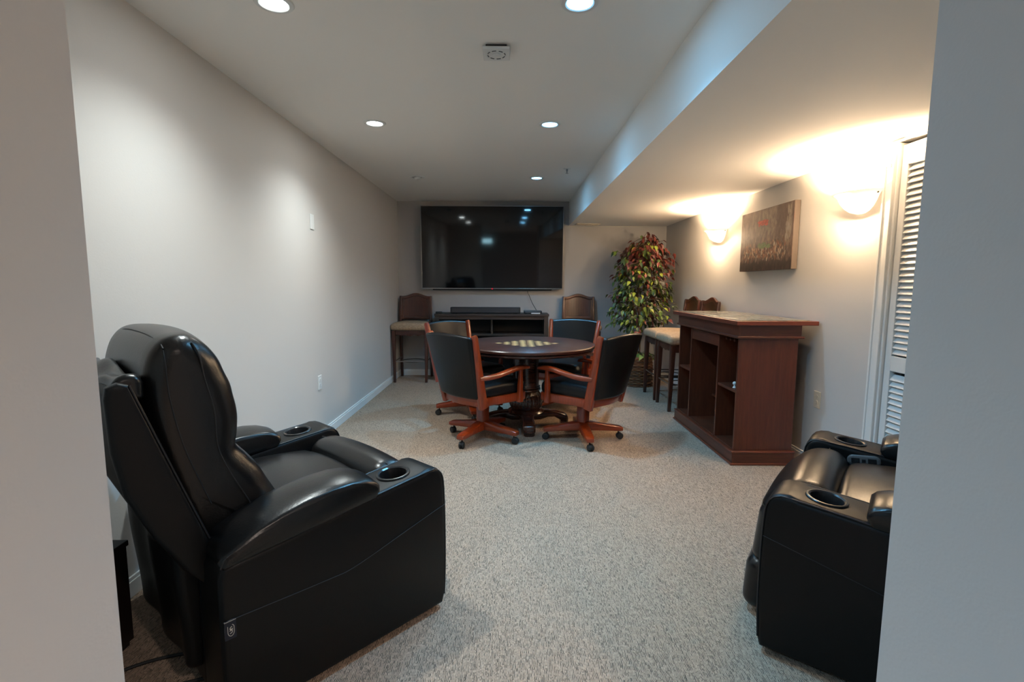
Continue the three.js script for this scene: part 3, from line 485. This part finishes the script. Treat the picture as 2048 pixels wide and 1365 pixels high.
// ---------------------------------------------------------------- bar cabinet
{
  const o = thing('bar_cabinet', 'dark wood home bar with open shelves and a tiled counter top', 'bar', [1.60, 0, -4.09], 0);
  // local: x 0 is the open front (faces -x), z +-; near end at +0.63, far end at -0.63
  const N = 0.615, F = -0.615, B = 0.415;
  mesh('end_panel', bx(0, B, 0.10, 0.915, N - 0.02, N, 0.002), M.bar, o, 'y');
  mesh('end_panel', bx(0, B, 0.10, 0.915, F, F + 0.02, 0.002), M.bar, o, 'y');
  mesh('back_panel', bx(B - 0.015, B, 0.10, 0.915, F + 0.02, N - 0.02), M.bar, o, 'y');
  const dv = [0.27, -0.31];
  for (const z of dv) mesh('divider', bx(0, B - 0.015, 0.10, 0.90, z - 0.011, z + 0.011, 0.002), M.bar, o, 'y');
  mesh('bottom_shelf', bx(0.0, B - 0.015, 0.092, 0.112, F + 0.02, N - 0.02, 0.002), M.bar, o, 'z');
  mesh('shelf', bx(0.006, B - 0.015, 0.515, 0.535, dv[0] + 0.011, N - 0.02, 0.002), M.bar, o, 'z');
  mesh('shelf', bx(0.006, B - 0.015, 0.515, 0.535, F + 0.02, dv[1] - 0.011, 0.002), M.bar, o, 'z');
  mesh('shelf', bx(0.20, B - 0.015, 0.30, 0.318, dv[1] + 0.011, dv[0] - 0.011, 0.002), M.bar, o, 'z');
  mesh('drawer_front', bx(0.004, 0.022, 0.812, 0.902, dv[1] + 0.012, dv[0] - 0.012, 0.003), M.bar, o, 'z');
  const rack = []; for (let k = 0; k < 4; k++) rack.push(bx(0.03, B - 0.03, 0.872, 0.884, 0.32 + k * 0.07, 0.345 + k * 0.07, 0.002), bx(0.03, B - 0.03, 0.884, 0.91, 0.329 + k * 0.07, 0.336 + k * 0.07));
  mesh('glass_rack', rack, M.bar, o, 'x');
  mesh('frieze', [bx(-0.012, B + 0.012, 0.922, 1.005, F - 0.012, N + 0.012, 0.003)], M.bar, o, 'z');
  mesh('moulding', [bx(-0.026, B + 0.03, 0.910, 0.927, F - 0.022, N + 0.026, 0.006)], M.bar, o, 'z');
  mesh('plinth', [bx(-0.015, B + 0.015, 0.012, 0.092, F - 0.015, N + 0.015, 0.003)], M.bar, o, 'z');
  mesh('plinth_bead', [bx(-0.022, B + 0.02, 0.088, 0.104, N - 0.004, N + 0.022, 0.006), bx(-0.026, B + 0.024, 0, 0.016, F - 0.022, N + 0.026, 0.005), bx(-0.022, 0.004, 0.088, 0.102, F - 0.015, N + 0.015, 0.005)], M.barEdge, o, 'z');
  // counter: wooden slab with a lipped edge and a field of polished stone tiles
  const cx0 = -0.045, cx1 = 0.52, cz0 = -0.695, cz1 = 0.665;
  const top = mesh('counter', [bx(cx0, cx1, 1.005, 1.034, cz0, cz1, 0.003)], M.barEdge, o, 'z');
  const cols = [[0.36, 0.30, 0.20], [0.30, 0.29, 0.20], [0.42, 0.36, 0.25], [0.24, 0.22, 0.17], [0.50, 0.44, 0.33], [0.27, 0.29, 0.22]].map((c, i) => { const m = std(c, 0.2, { clearcoat: 0.5, clearcoatRoughness: 0.08 }); m.map = tex(64, 0.2, (u, v) => { const n = 0.8 + 0.35 * vnoise(u * 5, v * 5, 5, 90 + i) - 0.15 * vnoise(u * 15, v * 15, 15, 95 + i); return [n, n, n]; }); return m; });
  const rowsX = [cx0 + 0.035, cx0 + 0.17, cx0 + 0.30, cx0 + 0.41, cx1 - 0.035];
  for (let i = 0; i < 4; i++) { let z = cz0 + 0.035, k = 0; while (z < cz1 - 0.07) { let w = rr(0.09, 0.21); if (z + w > cz1 - 0.11) w = cz1 - 0.035 - z; const j = () => rr(-0.008, 0.008);
      const q = [[rowsX[i] + 0.003 + (i ? j() : 0), z + 0.003], [rowsX[i + 1] - 0.003, z + 0.003 + j()], [rowsX[i + 1] - 0.003, z + w - 0.003 - Math.abs(j())], [rowsX[i] + 0.003, z + w - 0.003]];
      mesh('stone_tile', slabXZ(q.slice().reverse(), 1.03, 1.0375 + rr(0, 0.0012), 0.0015), cols[Math.floor(rnd() * 6)], top); z += w; k++; } }
}
tag(mesh('bottle_stopper', [smooth(lathe([[0, 0], [0.022, 0], [0.024, 0.006], [0.012, 0.014], [0.009, 0.03], [0.013, 0.038], [0, 0.04]], 20), 0.6).scale(0.6, 0.6, 0.6).translate(1.636, 0.536, -3.59), new THREE.SphereGeometry(0.0135, 18, 12).translate(1.636, 0.569, -3.59)], M.white), 'small white knobbed stopper standing on the bar cabinet shelf', 'stopper');

// ---------------------------------------------------------------- television wall
{
  const o = thing('television', 'large black wall mounted television with thin metal bezel', 'television', [-0.2485, 1.77, -6.885], 0); o.rotation.x = 1.74 * RAD;
  const w = 0.962, h = 0.555;
  mesh('screen', bx(-w + 0.008, w - 0.008, -h + 0.012, h - 0.008, -0.008, 0.002, 0.001), M.screen, o);
  mesh('bezel', [bx(-w, w, -h, -h + 0.014, -0.03, 0.005, 0.002), bx(-w, w, h - 0.008, h, -0.03, 0.004, 0.002), bx(-w, -w + 0.008, -h, h, -0.03, 0.004, 0.002), bx(w - 0.008, w, -h, h, -0.03, 0.004, 0.002)], M.bezel, o);
  mesh('rear_housing', [bx(-w + 0.01, w - 0.01, -h + 0.01, h - 0.01, -0.032, -0.008, 0.004), bx(-w + 0.14, w - 0.14, -h - 0.018, 0.2, -0.065, -0.03, 0.015)], M.blackMatte, o);
  mesh('wall_bracket', [bx(-0.35, 0.35, -0.10, -0.06, -0.108, -0.06, 0.003), bx(-0.35, 0.35, 0.10, 0.14, -0.1, -0.06, 0.003)], M.blackMatte, o);
  const b = mesh('power_light', new THREE.SphereGeometry(0.011, 12, 8).scale(1.1, 1, 0.5).translate(0, -h + 0.004, 0.005), std([0.35, 0.01, 0.02], 0.3, { emissive: new THREE.Color(0.9, 0.03, 0.05), emissiveIntensity: 0.5 }), o); b.userData.label = 'small red light badge';
}
{
  const o = thing('tv_console', 'grey brown wooden media console under the television', 'console', [-0.245, 0, -6.775], 0);
  const w = 0.755, zf = 0.185, zb = -0.20, ht = 0.893;
  mesh('top', bx(-w, w, ht - 0.03, ht, zb, zf + 0.01, 0.003), M.console, o, 'x');
  for (const s of [-1, 1]) for (const z of [zf - 0.045, zb]) mesh('corner_post', bx(s > 0 ? w - 0.065 : -w + 0.01, s > 0 ? w - 0.01 : -w + 0.065, 0, ht - 0.03, z, z + 0.045, 0.003), M.console, o, 'y');
  for (const s of [-1, 1]) mesh('side_panel', bx(s > 0 ? w - 0.05 : -w + 0.03, s > 0 ? w - 0.03 : -w + 0.05, 0.10, ht - 0.03, zb + 0.04, zf - 0.04), M.console, o, 'y');
  mesh('top_rail', bx(-w + 0.065, w - 0.065, ht - 0.075, ht - 0.03, zf - 0.03, zf - 0.005, 0.002), M.console, o, 'x');
  mesh('back_panel', bx(-w + 0.05, w - 0.05, 0.10, ht - 0.03, zb, zb + 0.012), M.blackMatte, o, 'x');
  mesh('shelf', bx(-w + 0.05, w - 0.05, 0.60, 0.625, zb + 0.012, zf - 0.02, 0.002), M.console, o, 'x');
  mesh('divider', bx(-0.012, 0.012, 0.625, ht - 0.03, zb + 0.012, zf - 0.06, 0.002), M.console, o, 'y');
  mesh('bottom_shelf', bx(-w + 0.05, w - 0.05, 0.09, 0.115, zb + 0.012, zf - 0.02, 0.002), M.console, o, 'x');
  mesh('bottom_rail', bx(-w + 0.065, w - 0.065, 0.085, 0.145, zf - 0.03, zf - 0.005, 0.002), M.console, o, 'x');
  for (const [a, b] of [[-w + 0.07, -0.36], [0.36, w - 0.07]]) { const d = mesh('door', [bx(a, b, 0.15, 0.20, zf - 0.032, zf - 0.01, 0.002), bx(a, b, 0.545, 0.595, zf - 0.032, zf - 0.01, 0.002), bx(a, a + 0.05, 0.20, 0.545, zf - 0.032, zf - 0.01, 0.002), bx(b - 0.05, b, 0.20, 0.545, zf - 0.032, zf - 0.01, 0.002)], M.console, o, 'y'); mesh('door_panel', bx(a + 0.045, b - 0.045, 0.195, 0.55, zf - 0.028, zf - 0.02), M.console, d, 'y'); mesh('knob', new THREE.SphereGeometry(0.011, 12, 8).translate(a < 0 ? b - 0.025 : a + 0.025, 0.40, zf), M.darkMetal, d); }
  for (const x of [-0.347, 0.347]) mesh('divider', bx(x - 0.012, x + 0.012, 0.115, 0.60, zb + 0.012, zf - 0.01, 0.002), M.console, o, 'y');
  mesh('shelf', bx(-0.335, 0.335, 0.35, 0.37, zb + 0.012, zf - 0.04, 0.002), M.console, o, 'x');
  const CT = ht;
  const sb = thing('soundbar', 'long low black soundbar standing on the media console', 'soundbar', [-0.33, CT, -6.70], 0);
  mesh('body', bx(-0.465, 0.465, 0.004, 0.084, -0.05, 0.05, 0.008), M.blackMatte, sb);
  mesh('grille', bx(-0.445, 0.445, 0.012, 0.07, 0.048, 0.054, 0.003), std([0.03, 0.03, 0.031], 0.7), sb);
  for (const x of [-0.4, 0.4]) mesh('foot', bx(x - 0.03, x + 0.03, 0, 0.006, -0.03, 0.03, 0.001), M.blackPlastic, sb);
  const cb = thing('cable_box', 'flat black cable box on the end of the media console', 'cable box', [0.30, CT, -6.74], 0);
  mesh('body', bx(-0.12, 0.12, 0.004, 0.04, -0.09, 0.09, 0.008), M.blackPlastic, cb); mesh('front_panel', bx(-0.10, 0.10, 0.010, 0.032, 0.0895, 0.0925, 0.001), M.greyPlastic, cb);
  for (const x of [-0.09, 0.09]) mesh('foot', new THREE.CylinderGeometry(0.008, 0.008, 0.005, 10).translate(x, 0.0025, 0.06), M.blackMatte, cb);
  const rm = thing('remote_control', 'small pale remote control lying before the cable box', 'remote', [0.335, CT, -6.618], 1.35);
  mesh('body', at(softBox(0.03, 0.014, 0.12, 0.006, null, 3, 2), 0, 0.007, 0), M.white, rm); mesh('button_pad', new THREE.CylinderGeometry(0.009, 0.009, 0.002, 14).translate(0, 0.0145, 0.03), M.greyPlastic, rm);
  tag(mesh('streaming_box', bx(-0.985, -0.905, CT, CT + 0.025, -6.68, -6.60, 0.006), M.blackPlastic), 'little black streaming box by the console edge, next to the corner stool', 'media box');
  tag(mesh('television_cable', tube([V(0.235, 1.19, -6.945), V(0.25, 1.15, -6.94), V(0.30, 1.03, -6.90), V(0.345, 0.95, -6.855), V(0.36, CT + 0.03, -6.832)], 0.0045, 30, 6), M.blackMatte), 'thin black cable hanging from the television to the cable box', 'cable');
}

// ---------------------------------------------------------------- potted ficus in a wicker basket
{
  const PX = 1.635, PZ = -6.37;
  const o = thing('wicker_basket', 'round brown woven wicker basket holding the tall leafy plant', 'basket', [PX, 0, PZ], 0);
  const R0 = y => lerp(0.186, 0.172, y / 0.37) + 0.008 * Math.sin(y / 0.37 * Math.PI), rows = 19, st = 26;
  mesh('lining', smooth(lathe([[0, 0.003], [0.172, 0.003], [0.176, 0.18], [0.162, 0.36], [0.158, 0.36], [0.168, 0.18], [0.165, 0.01], [0, 0.01]], 32), 0.6), M.wicker[1], o);
  for (let v = 0; v < 3; v++) { const g = []; for (let r = v; r < rows; r += 3) { const y = 0.012 + r * 0.0188, pts = []; for (let i = 0; i < st * 4; i++) { const a = i / (st * 4) * 2 * Math.PI, k = Math.cos(a * st / 2 * 1 + (r % 2) * Math.PI); pts.push(V((R0(y) + 0.0075 * k) * Math.cos(a), y, (R0(y) + 0.0075 * k) * Math.sin(a))); } g.push(tube(pts, 0.0088, st * 6, 5, true)); } mesh('woven_strands', g, M.wicker[v], o); }
  const stakes = []; for (let i = 0; i < st; i++) { const a = (i + 0.5) / st * 2 * Math.PI; stakes.push(tube([0, 0.12, 0.24, 0.362].map(y => V((R0(y)) * Math.cos(a), y + 0.004, (R0(y)) * Math.sin(a))), 0.004, 8, 5)); } mesh('stakes', stakes, M.wicker[1], o);
  mesh('rim', new THREE.TorusGeometry(0.170, 0.013, 10, 48).rotateX(Math.PI / 2).translate(0, 0.367, 0), M.wicker[0], o);

  const p = thing('artificial_ficus', 'tall leafy ficus with green and burgundy leaves in the corner basket', 'plant', [PX, 0, PZ], 0);
  mesh('moss', smooth(lathe([[0, 0.352], [0.08, 0.350], [0.14, 0.342], [0.160, 0.330], [0, 0.330]], 24), 0.8), M.moss, p);
  const stems = [[V(0.0, 0.33, 0.02), V(-0.015, 0.55, 0.01), V(0.01, 0.8, 0), V(-0.02, 1.1, -0.02), V(0.02, 1.45, -0.05), V(0.10, 1.80, -0.08)], [V(0.03, 0.33, -0.02), V(0.03, 0.55, -0.02), V(0.0, 0.8, 0.01), V(0.05, 1.1, 0.03), V(0.12, 1.4, 0.02), V(0.20, 1.68, 0.0)], [V(-0.03, 0.33, -0.01), V(-0.005, 0.55, 0.02), V(-0.02, 0.8, -0.02), V(-0.09, 1.1, 0.0), V(-0.16, 1.4, 0.0), V(-0.22, 1.66, -0.02)]];
  for (const s of stems) mesh('stem', tube(s, 0.0095, 30, 7), M.bark, p, 'y');
  // a leaf: pointed oval folded along its midrib
  const leafGeo = (L, Wd, curl) => { const pos = [], idx = []; const n = 5; for (let i = 0; i <= n; i++) { const t = i / n, w = Wd * Math.sin(Math.PI * Math.pow(t, 0.75)) * (1 - 0.25 * t), y = -curl * t * t * L; pos.push(-w, y + w * 0.35, t * L, 0, y, t * L, w, y + w * 0.35, t * L); } for (let i = 0; i < n; i++) for (const k of [0, 1]) { const a = i * 3 + k; idx.push(a, a + 3, a + 1, a + 1, a + 3, a + 4); } const g = new THREE.BufferGeometry(); g.setAttribute('position', new THREE.Float32BufferAttribute(pos, 3)); g.setIndex(idx); g.computeVertexNormals(); return boxUV(g.toNonIndexed()); };
  const LG = [leafGeo(0.072, 0.021, 0.25), leafGeo(0.084, 0.023, 0.4), leafGeo(0.060, 0.019, 0.15)];
  const env = y => { const t = (y - 0.62) / 1.28; return t < 0 || t > 1 ? 0.03 : 0.10 + 0.30 * Math.pow(Math.sin(Math.PI * Math.pow(t, 0.72)), 0.7) * (t > 0.82 ? 1 - (t - 0.82) * 3.6 : 1); };
  const rest = [], twigs = []; let made = 0; const leaves = [];
  for (let b = 0; b < 250; b++) {                    // twigs, each carrying a run of leaves
    const y = 0.68 + 1.16 * Math.pow(rnd(), 0.85), a = rr(0, 2 * Math.PI), e = env(y), s = stems[b % 3]; let base = s[2].clone(); for (let i = 2; i < 5; i++) if (s[i].y <= y && s[i + 1].y >= y) base = s[i].clone().lerp(s[i + 1], (y - s[i].y) / (s[i + 1].y - s[i].y)); if (y > s[5].y) base = s[5].clone();
    const cxs = 0.03 + 0.06 * sstep(1.2, 1.8, y), out = e * rr(0.75, 1.1), tip = V(cxs + out * Math.cos(a) * 1.0, y + rr(-0.06, 0.06), Math.sin(a) * out * 0.85);
    if (PX + tip.x > XR - 0.05) tip.x = XR - 0.05 - PX - rr(0, 0.06); if (PZ + tip.z < ZB + 0.06) tip.z = ZB + 0.06 - PZ;
    twigs.push(tube([base, base.clone().lerp(tip, 0.5).add(V(0, 0.04, 0)), tip], 0.0028, 6, 4));
    const red = sstep(1.25, 1.65, y) * 0.62 + (Math.cos(a) > 0.5 ? 0.22 : 0) + 0.08;
    for (let i = 0; i < 7; i++) { const t = rr(0.4, 1.0), c = base.clone().lerp(tip, t).add(V(rr(-0.045, 0.045), rr(-0.035, 0.05), rr(-0.045, 0.045)));
      if (PX + c.x > XR - 0.09 || PZ + c.z < ZB + 0.09) continue;
      const az = Math.atan2(c.x - cxs, c.z) + rr(-0.9, 0.9), pitch = rr(0.25, 1.15), roll = rr(-0.6, 0.6);
      const isRed = rnd() < red, m = isRed ? (rnd() < 0.5 ? 3 : 4) : (rnd() < 0.5 ? 0 : rnd() < 0.55 ? 1 : 2);
      leaves.push({ c, az, pitch, roll, m, g: Math.floor(rnd() * 3), key: c.z + 0.35 * t + rr(0, 0.05) }); }
  }
  // a few sprigs that stick out of the crown
  for (const [sx, sy, sz] of [[-0.36, 1.70, 0.0], [-0.42, 0.93, 0.02], [-0.38, 0.80, 0.05], [0.18, 1.90, -0.05], [0.10, 1.93, -0.06], [0.40, 1.58, 0.02], [0.38, 1.45, 0.02]]) { twigs.push(tube([V(0, sy - 0.12, 0), V(sx * 0.6, sy - 0.02, sz), V(sx, sy, sz)], 0.0025, 6, 4)); for (let i = 0; i < 6; i++) leaves.push({ c: V(sx * rr(0.75, 1.03), sy + rr(-0.03, 0.03), sz + rr(-0.03, 0.03)), az: Math.atan2(sx, 0.3) + rr(-0.8, 0.8), pitch: rr(0.3, 1), roll: rr(-0.5, 0.5), m: sx > 0 ? 3 + (i % 2) : i % 2, g: i % 3, key: 9 }); }
  leaves.sort((a, b) => b.key - a.key);
  const byMat = [[], [], [], [], []];
  leaves.forEach((l, i) => { const q = new THREE.Object3D(); q.position.copy(l.c); q.rotation.set(l.pitch, l.az, l.roll, 'YXZ');
    if (i < 300) { const m = new THREE.Mesh(LG[l.g], M.leaf[l.m]); m.name = 'leaf'; m.position.copy(q.position); m.rotation.copy(q.rotation); m.castShadow = m.receiveShadow = true; p.add(m); }
    else { q.updateMatrix(); byMat[l.m].push(LG[l.g].clone().applyMatrix4(q.matrix)); } });
  byMat.forEach((g, i) => { if (g.length) { const m = new THREE.Mesh(mergeGeometries(g), M.leaf[i]); m.name = 'foliage'; m.userData.kind = 'stuff'; m.castShadow = m.receiveShadow = true; p.add(m); } });
  mesh('twigs', twigs, M.bark, p).userData.kind = 'stuff';

  const v = thing('ivy_filler', 'low green ivy leaves spilling over the rim of the wicker basket', 'plant', [PX, 0.35, PZ], 0);
  const IG = leafGeo(0.085, 0.034, 0.5), IM = [leafMat([0.10, 0.19, 0.03]), leafMat([0.05, 0.12, 0.025]), leafMat([0.24, 0.32, 0.07])], vines = [];
  for (let i = 0; i < 34; i++) { const a = i < 7 ? rr(-0.25, 0.5) : rr(0, 2 * Math.PI), r = rr(0.07, 0.155), hang = i < 7, m = new THREE.Mesh(IG, IM[i % 3]); m.name = 'leaf'; m.castShadow = m.receiveShadow = true; if (hang) m.position.set((0.165 + rr(0, 0.05)) * Math.cos(a), rr(-0.03, 0.05), (0.165 + rr(0, 0.05)) * Math.sin(a)); else m.position.set(r * Math.cos(a), rr(0.03, 0.085), r * Math.sin(a)); m.rotation.set(hang ? rr(0.3, 0.9) : rr(-0.1, 0.7), Math.PI / 2 - a + rr(-0.7, 0.7), rr(-0.4, 0.4), 'YXZ'); v.add(m); vines.push(tube([V(0, -0.01, 0), m.position.clone().multiplyScalar(0.6).setY(m.position.y + 0.01), m.position.clone()], 0.002, 6, 4)); }
  mesh('vine', vines, std([0.06, 0.10, 0.03], 0.7), v).userData.kind = 'stuff';
}

// ---------------------------------------------------------------- picture, plates, small fittings
{
  const W = 640, H = 384, c = document.createElement('canvas'); c.width = W; c.height = H; const k = c.getContext('2d'); let s0 = 99; const R = () => { s0 = (s0 * 1664525 + 1013904223) >>> 0; return s0 / 4294967296; };
  k.fillStyle = '#54403a'; k.fillRect(0, 0, W, H);
  // loose abstract brushwork: brown wash, crowded warm dabs in the lower middle, one red bar, one green patch, dark foot
  const dab = (x, y, w, h, a, col, al) => { k.globalAlpha = al; k.fillStyle = col; k.beginPath(); k.ellipse(x, y, w, h, a, 0, 7); k.fill(); };
  const pick = l => l[Math.floor(R() * l.length)];
  for (let i = 0; i < 2600; i++) { const x = R() * W, y = R() * H, d = y / H, l = x / W; const col = d > 0.84 ? pick(['#2c1e19', '#35251f', '#241813']) : d > 0.45 ? pick(['#7a6152', '#5e473b', '#8c7362', '#4b382f', '#3a2a24']) : l > 0.72 ? pick(['#4a362d', '#59443a', '#3f2e27', '#6d5a4e']) : pick(['#6b564a', '#7f6a5c', '#5b463b', '#8d7a6c']); dab(x, y, 4 + R() * 9, 9 + R() * 22, R() * 0.7 - 0.35, col, 0.35); }
  for (let i = 0; i < 420; i++) { const x = 50 + R() * (W - 120), y = 200 + (R() + R()) * 62; dab(x, y, 2 + R() * 7, 5 + R() * 15, R() * 1.6 - 0.8, pick(['#a98c74', '#8a5233', '#9c6742', '#c9b9a2', '#3a2720', '#6b3a26', '#1d1411', '#5a3524']), 0.6); }
  for (let i = 0; i < 60; i++) dab(232 + R() * 112, 70 + R() * 30, 8 + R() * 12, 3 + R() * 5, -0.1, pick(['#a83a28', '#b8452f', '#8f2f22']), 0.8);
  for (let i = 0; i < 50; i++) dab(250 + R() * 140, 212 + R() * 30, 8 + R() * 14, 3 + R() * 5, -0.15, pick(['#5c6b3e', '#4d5b36', '#6c7a4a']), 0.75);
  for (let i = 0; i < 70; i++) dab(560 + R() * 60, 20 + R() * 190, 4 + R() * 6, 10 + R() * 18, 0, pick(['#8d8276', '#7a6e63', '#9c9184']), 0.5);
  const t = new THREE.CanvasTexture(c); t.colorSpace = THREE.SRGBColorSpace;
  const o = thing('canvas_picture', 'brown abstract canvas picture with a red patch, hung between the sconces', 'picture', [XR, 1.655, -4.195], -Math.PI / 2);
  mesh('wrapped_canvas', bx(-0.4225, 0.4225, -0.2525, 0.2525, 0.004, 0.047, 0.003), std([0.10, 0.075, 0.06], 0.7), o);
  const g = new THREE.BoxGeometry(0.841, 0.501, 0.002), m = new THREE.Mesh(g, new THREE.MeshPhysicalMaterial({ map: t, roughness: 0.6 })); m.name = 'print'; m.position.z = 0.0472; o.add(m);
  mesh('stretcher', [bx(-0.40, 0.40, 0.20, 0.24, 0, 0.006), bx(-0.40, 0.40, -0.24, -0.20, 0, 0.006)], M.barEdge, o);
}
function wallPlate(name, label, cat, pos, turn, outlet, m = M.white, w = 0.072, h = 0.116) {
  const o = thing(name, label, cat, pos, turn);
  mesh('cover_plate', bx(-w / 2, w / 2, -h / 2, h / 2, 0, 0.0065, 0.0025), m, o);
  if (outlet) for (const s of [-1, 1]) { const r = mesh('receptacle', smooth(new THREE.CylinderGeometry(0.0165, 0.0165, 0.004, 24), 0.5).rotateX(Math.PI / 2).translate(0, s * 0.02, 0.0065), m, o); mesh('slots', [bx(-0.008, -0.006, s * 0.02 - 0.002, s * 0.02 + 0.007, 0.008, 0.0088), bx(0.006, 0.008, s * 0.02 - 0.002, s * 0.02 + 0.007, 0.008, 0.0088), bx(-0.002, 0.002, s * 0.02 - 0.010, s * 0.02 - 0.006, 0.008, 0.0088)], M.slot, r); }
  else for (const s of [-1, 1]) mesh('screw', new THREE.CylinderGeometry(0.003, 0.003, 0.002, 10).rotateX(Math.PI / 2).translate(0, s * 0.04, 0.0068), M.white, o);
  return o;
}
wallPlate('blank_wall_plate', 'blank white cover plate high on the blank grey wall', 'wall plate', [XL, 1.755, -3.985], Math.PI / 2, false);
wallPlate('wall_outlet', 'white power outlet low on the blank grey wall past the recliner', 'outlet', [XL, 0.478, -4.02], Math.PI / 2, true);
wallPlate('wall_outlet', 'almond power outlet on the wall in the shade of the bar cabinet', 'outlet', [XR, 0.49, -3.415], -Math.PI / 2, true, M.almond);
{
  const o = thing('ceiling_cover', 'square white ceiling cover plate with a ring of slots', 'ceiling vent', [-0.072, HC, -2.55], 0);
  mesh('base_plate', bx(-0.05, 0.05, -0.016, 0, -0.05, 0.05, 0.002), M.slot, o);
  mesh('cover', bx(-0.064, 0.064, -0.026, -0.014, -0.066, 0.066, 0.003), M.white, o);
  for (let i = 0; i < 8; i++) { const a0 = i / 8 * 2 * Math.PI, pts = []; for (let j = 0; j <= 4; j++) { const a = a0 + j / 4 * 0.5; pts.push(V(0.042 * Math.cos(a), -0.0265, 0.042 * Math.sin(a))); } mesh('slot', tube(pts, 0.0022, 8, 5), M.greyPlastic, o); }
  mesh('center_disc', new THREE.CylinderGeometry(0.02, 0.02, 0.003, 24).translate(0, -0.027, 0), M.white, o);
}
{
  const o = thing('fire_sprinkler', 'small pendent fire sprinkler on the ceiling beside the soffit', 'sprinkler', [0.544, HC, -5.02], 0);
  mesh('escutcheon', smooth(lathe([[0, -0.008], [0.02, -0.008], [0.036, -0.002], [0.037, 0], [0, 0]], 28), 0.6), M.white, o);
  mesh('body', smooth(lathe([[0, -0.045], [0.004, -0.045], [0.006, -0.03], [0.009, -0.02], [0.009, -0.006], [0, -0.006]], 14), 0.6), M.metal, o);
  mesh('deflector', new THREE.CylinderGeometry(0.014, 0.014, 0.002, 18).translate(0, -0.046, 0), M.metal, o);
}
{
  const o = thing('air_register', 'pale metal air register hanging open under the soffit by the television', 'vent', [1.02, YS, -6.80], 0.12);
  mesh('frame', [bx(-0.16, 0.16, -0.010, 0, -0.075, -0.055, 0.002), bx(-0.16, 0.16, -0.010, 0, 0.055, 0.075, 0.002), bx(-0.16, -0.14, -0.010, 0, -0.055, 0.055, 0.002), bx(0.14, 0.16, -0.010, 0, -0.055, 0.055, 0.002)], M.almond, o);
  for (let i = 0; i < 5; i++) mesh('vane', new THREE.BoxGeometry(0.28, 0.002, 0.022).rotateX(0.6).translate(0, -0.008, -0.044 + i * 0.022), M.almond, o);
  mesh('lever', bx(-0.004, 0.004, -0.022, -0.004, 0.05, 0.056, 0.001), M.almond, o);
  mesh('duct_cavity', bx(-0.14, 0.14, -0.002, -0.0005, -0.055, 0.055), M.slot, o);
}

// ---------------------------------------------------------------- dark wooden side cabinet and cords behind the recliner
{
  const o = thing('side_cabinet', 'small dark wooden side cabinet tucked behind the recliner by the doorway', 'cabinet', [-1.43, 0, -1.40], 0);
  mesh('body', bx(-0.095, 0.097, 0.02, 0.365, -0.26, 0.26, 0.003), M.boxWood, o, 'y');
  mesh('top', bx(-0.1, 0.102, 0.365, 0.385, -0.265, 0.265, 0.003), M.boxWood, o, 'z');
  mesh('plinth', bx(-0.085, 0.087, 0, 0.02, -0.25, 0.25), M.blackMatte, o);
}
tag(mesh('power_cord', tube([V(-1.30, 0.006, -1.50), V(-1.22, 0.006, -1.56), V(-1.12, 0.006, -1.60), V(-0.98, 0.006, -1.62)], 0.006, 24, 6), M.blackMatte), 'black power cord running from the side cabinet under the recliner', 'cord');
tag(mesh('power_cord', tube([V(-1.20, 0.006, -1.36), V(-1.08, 0.006, -1.45), V(-0.96, 0.006, -1.50), V(-0.88, 0.006, -1.53)], 0.006, 24, 6), M.blackMatte), 'black power cord near the doorway, lying under the recliner back', 'cord');

scene.traverse(o => { if (o.isMesh) { o.castShadow = true; o.receiveShadow = true; } });
renderer.render(scene, camera);
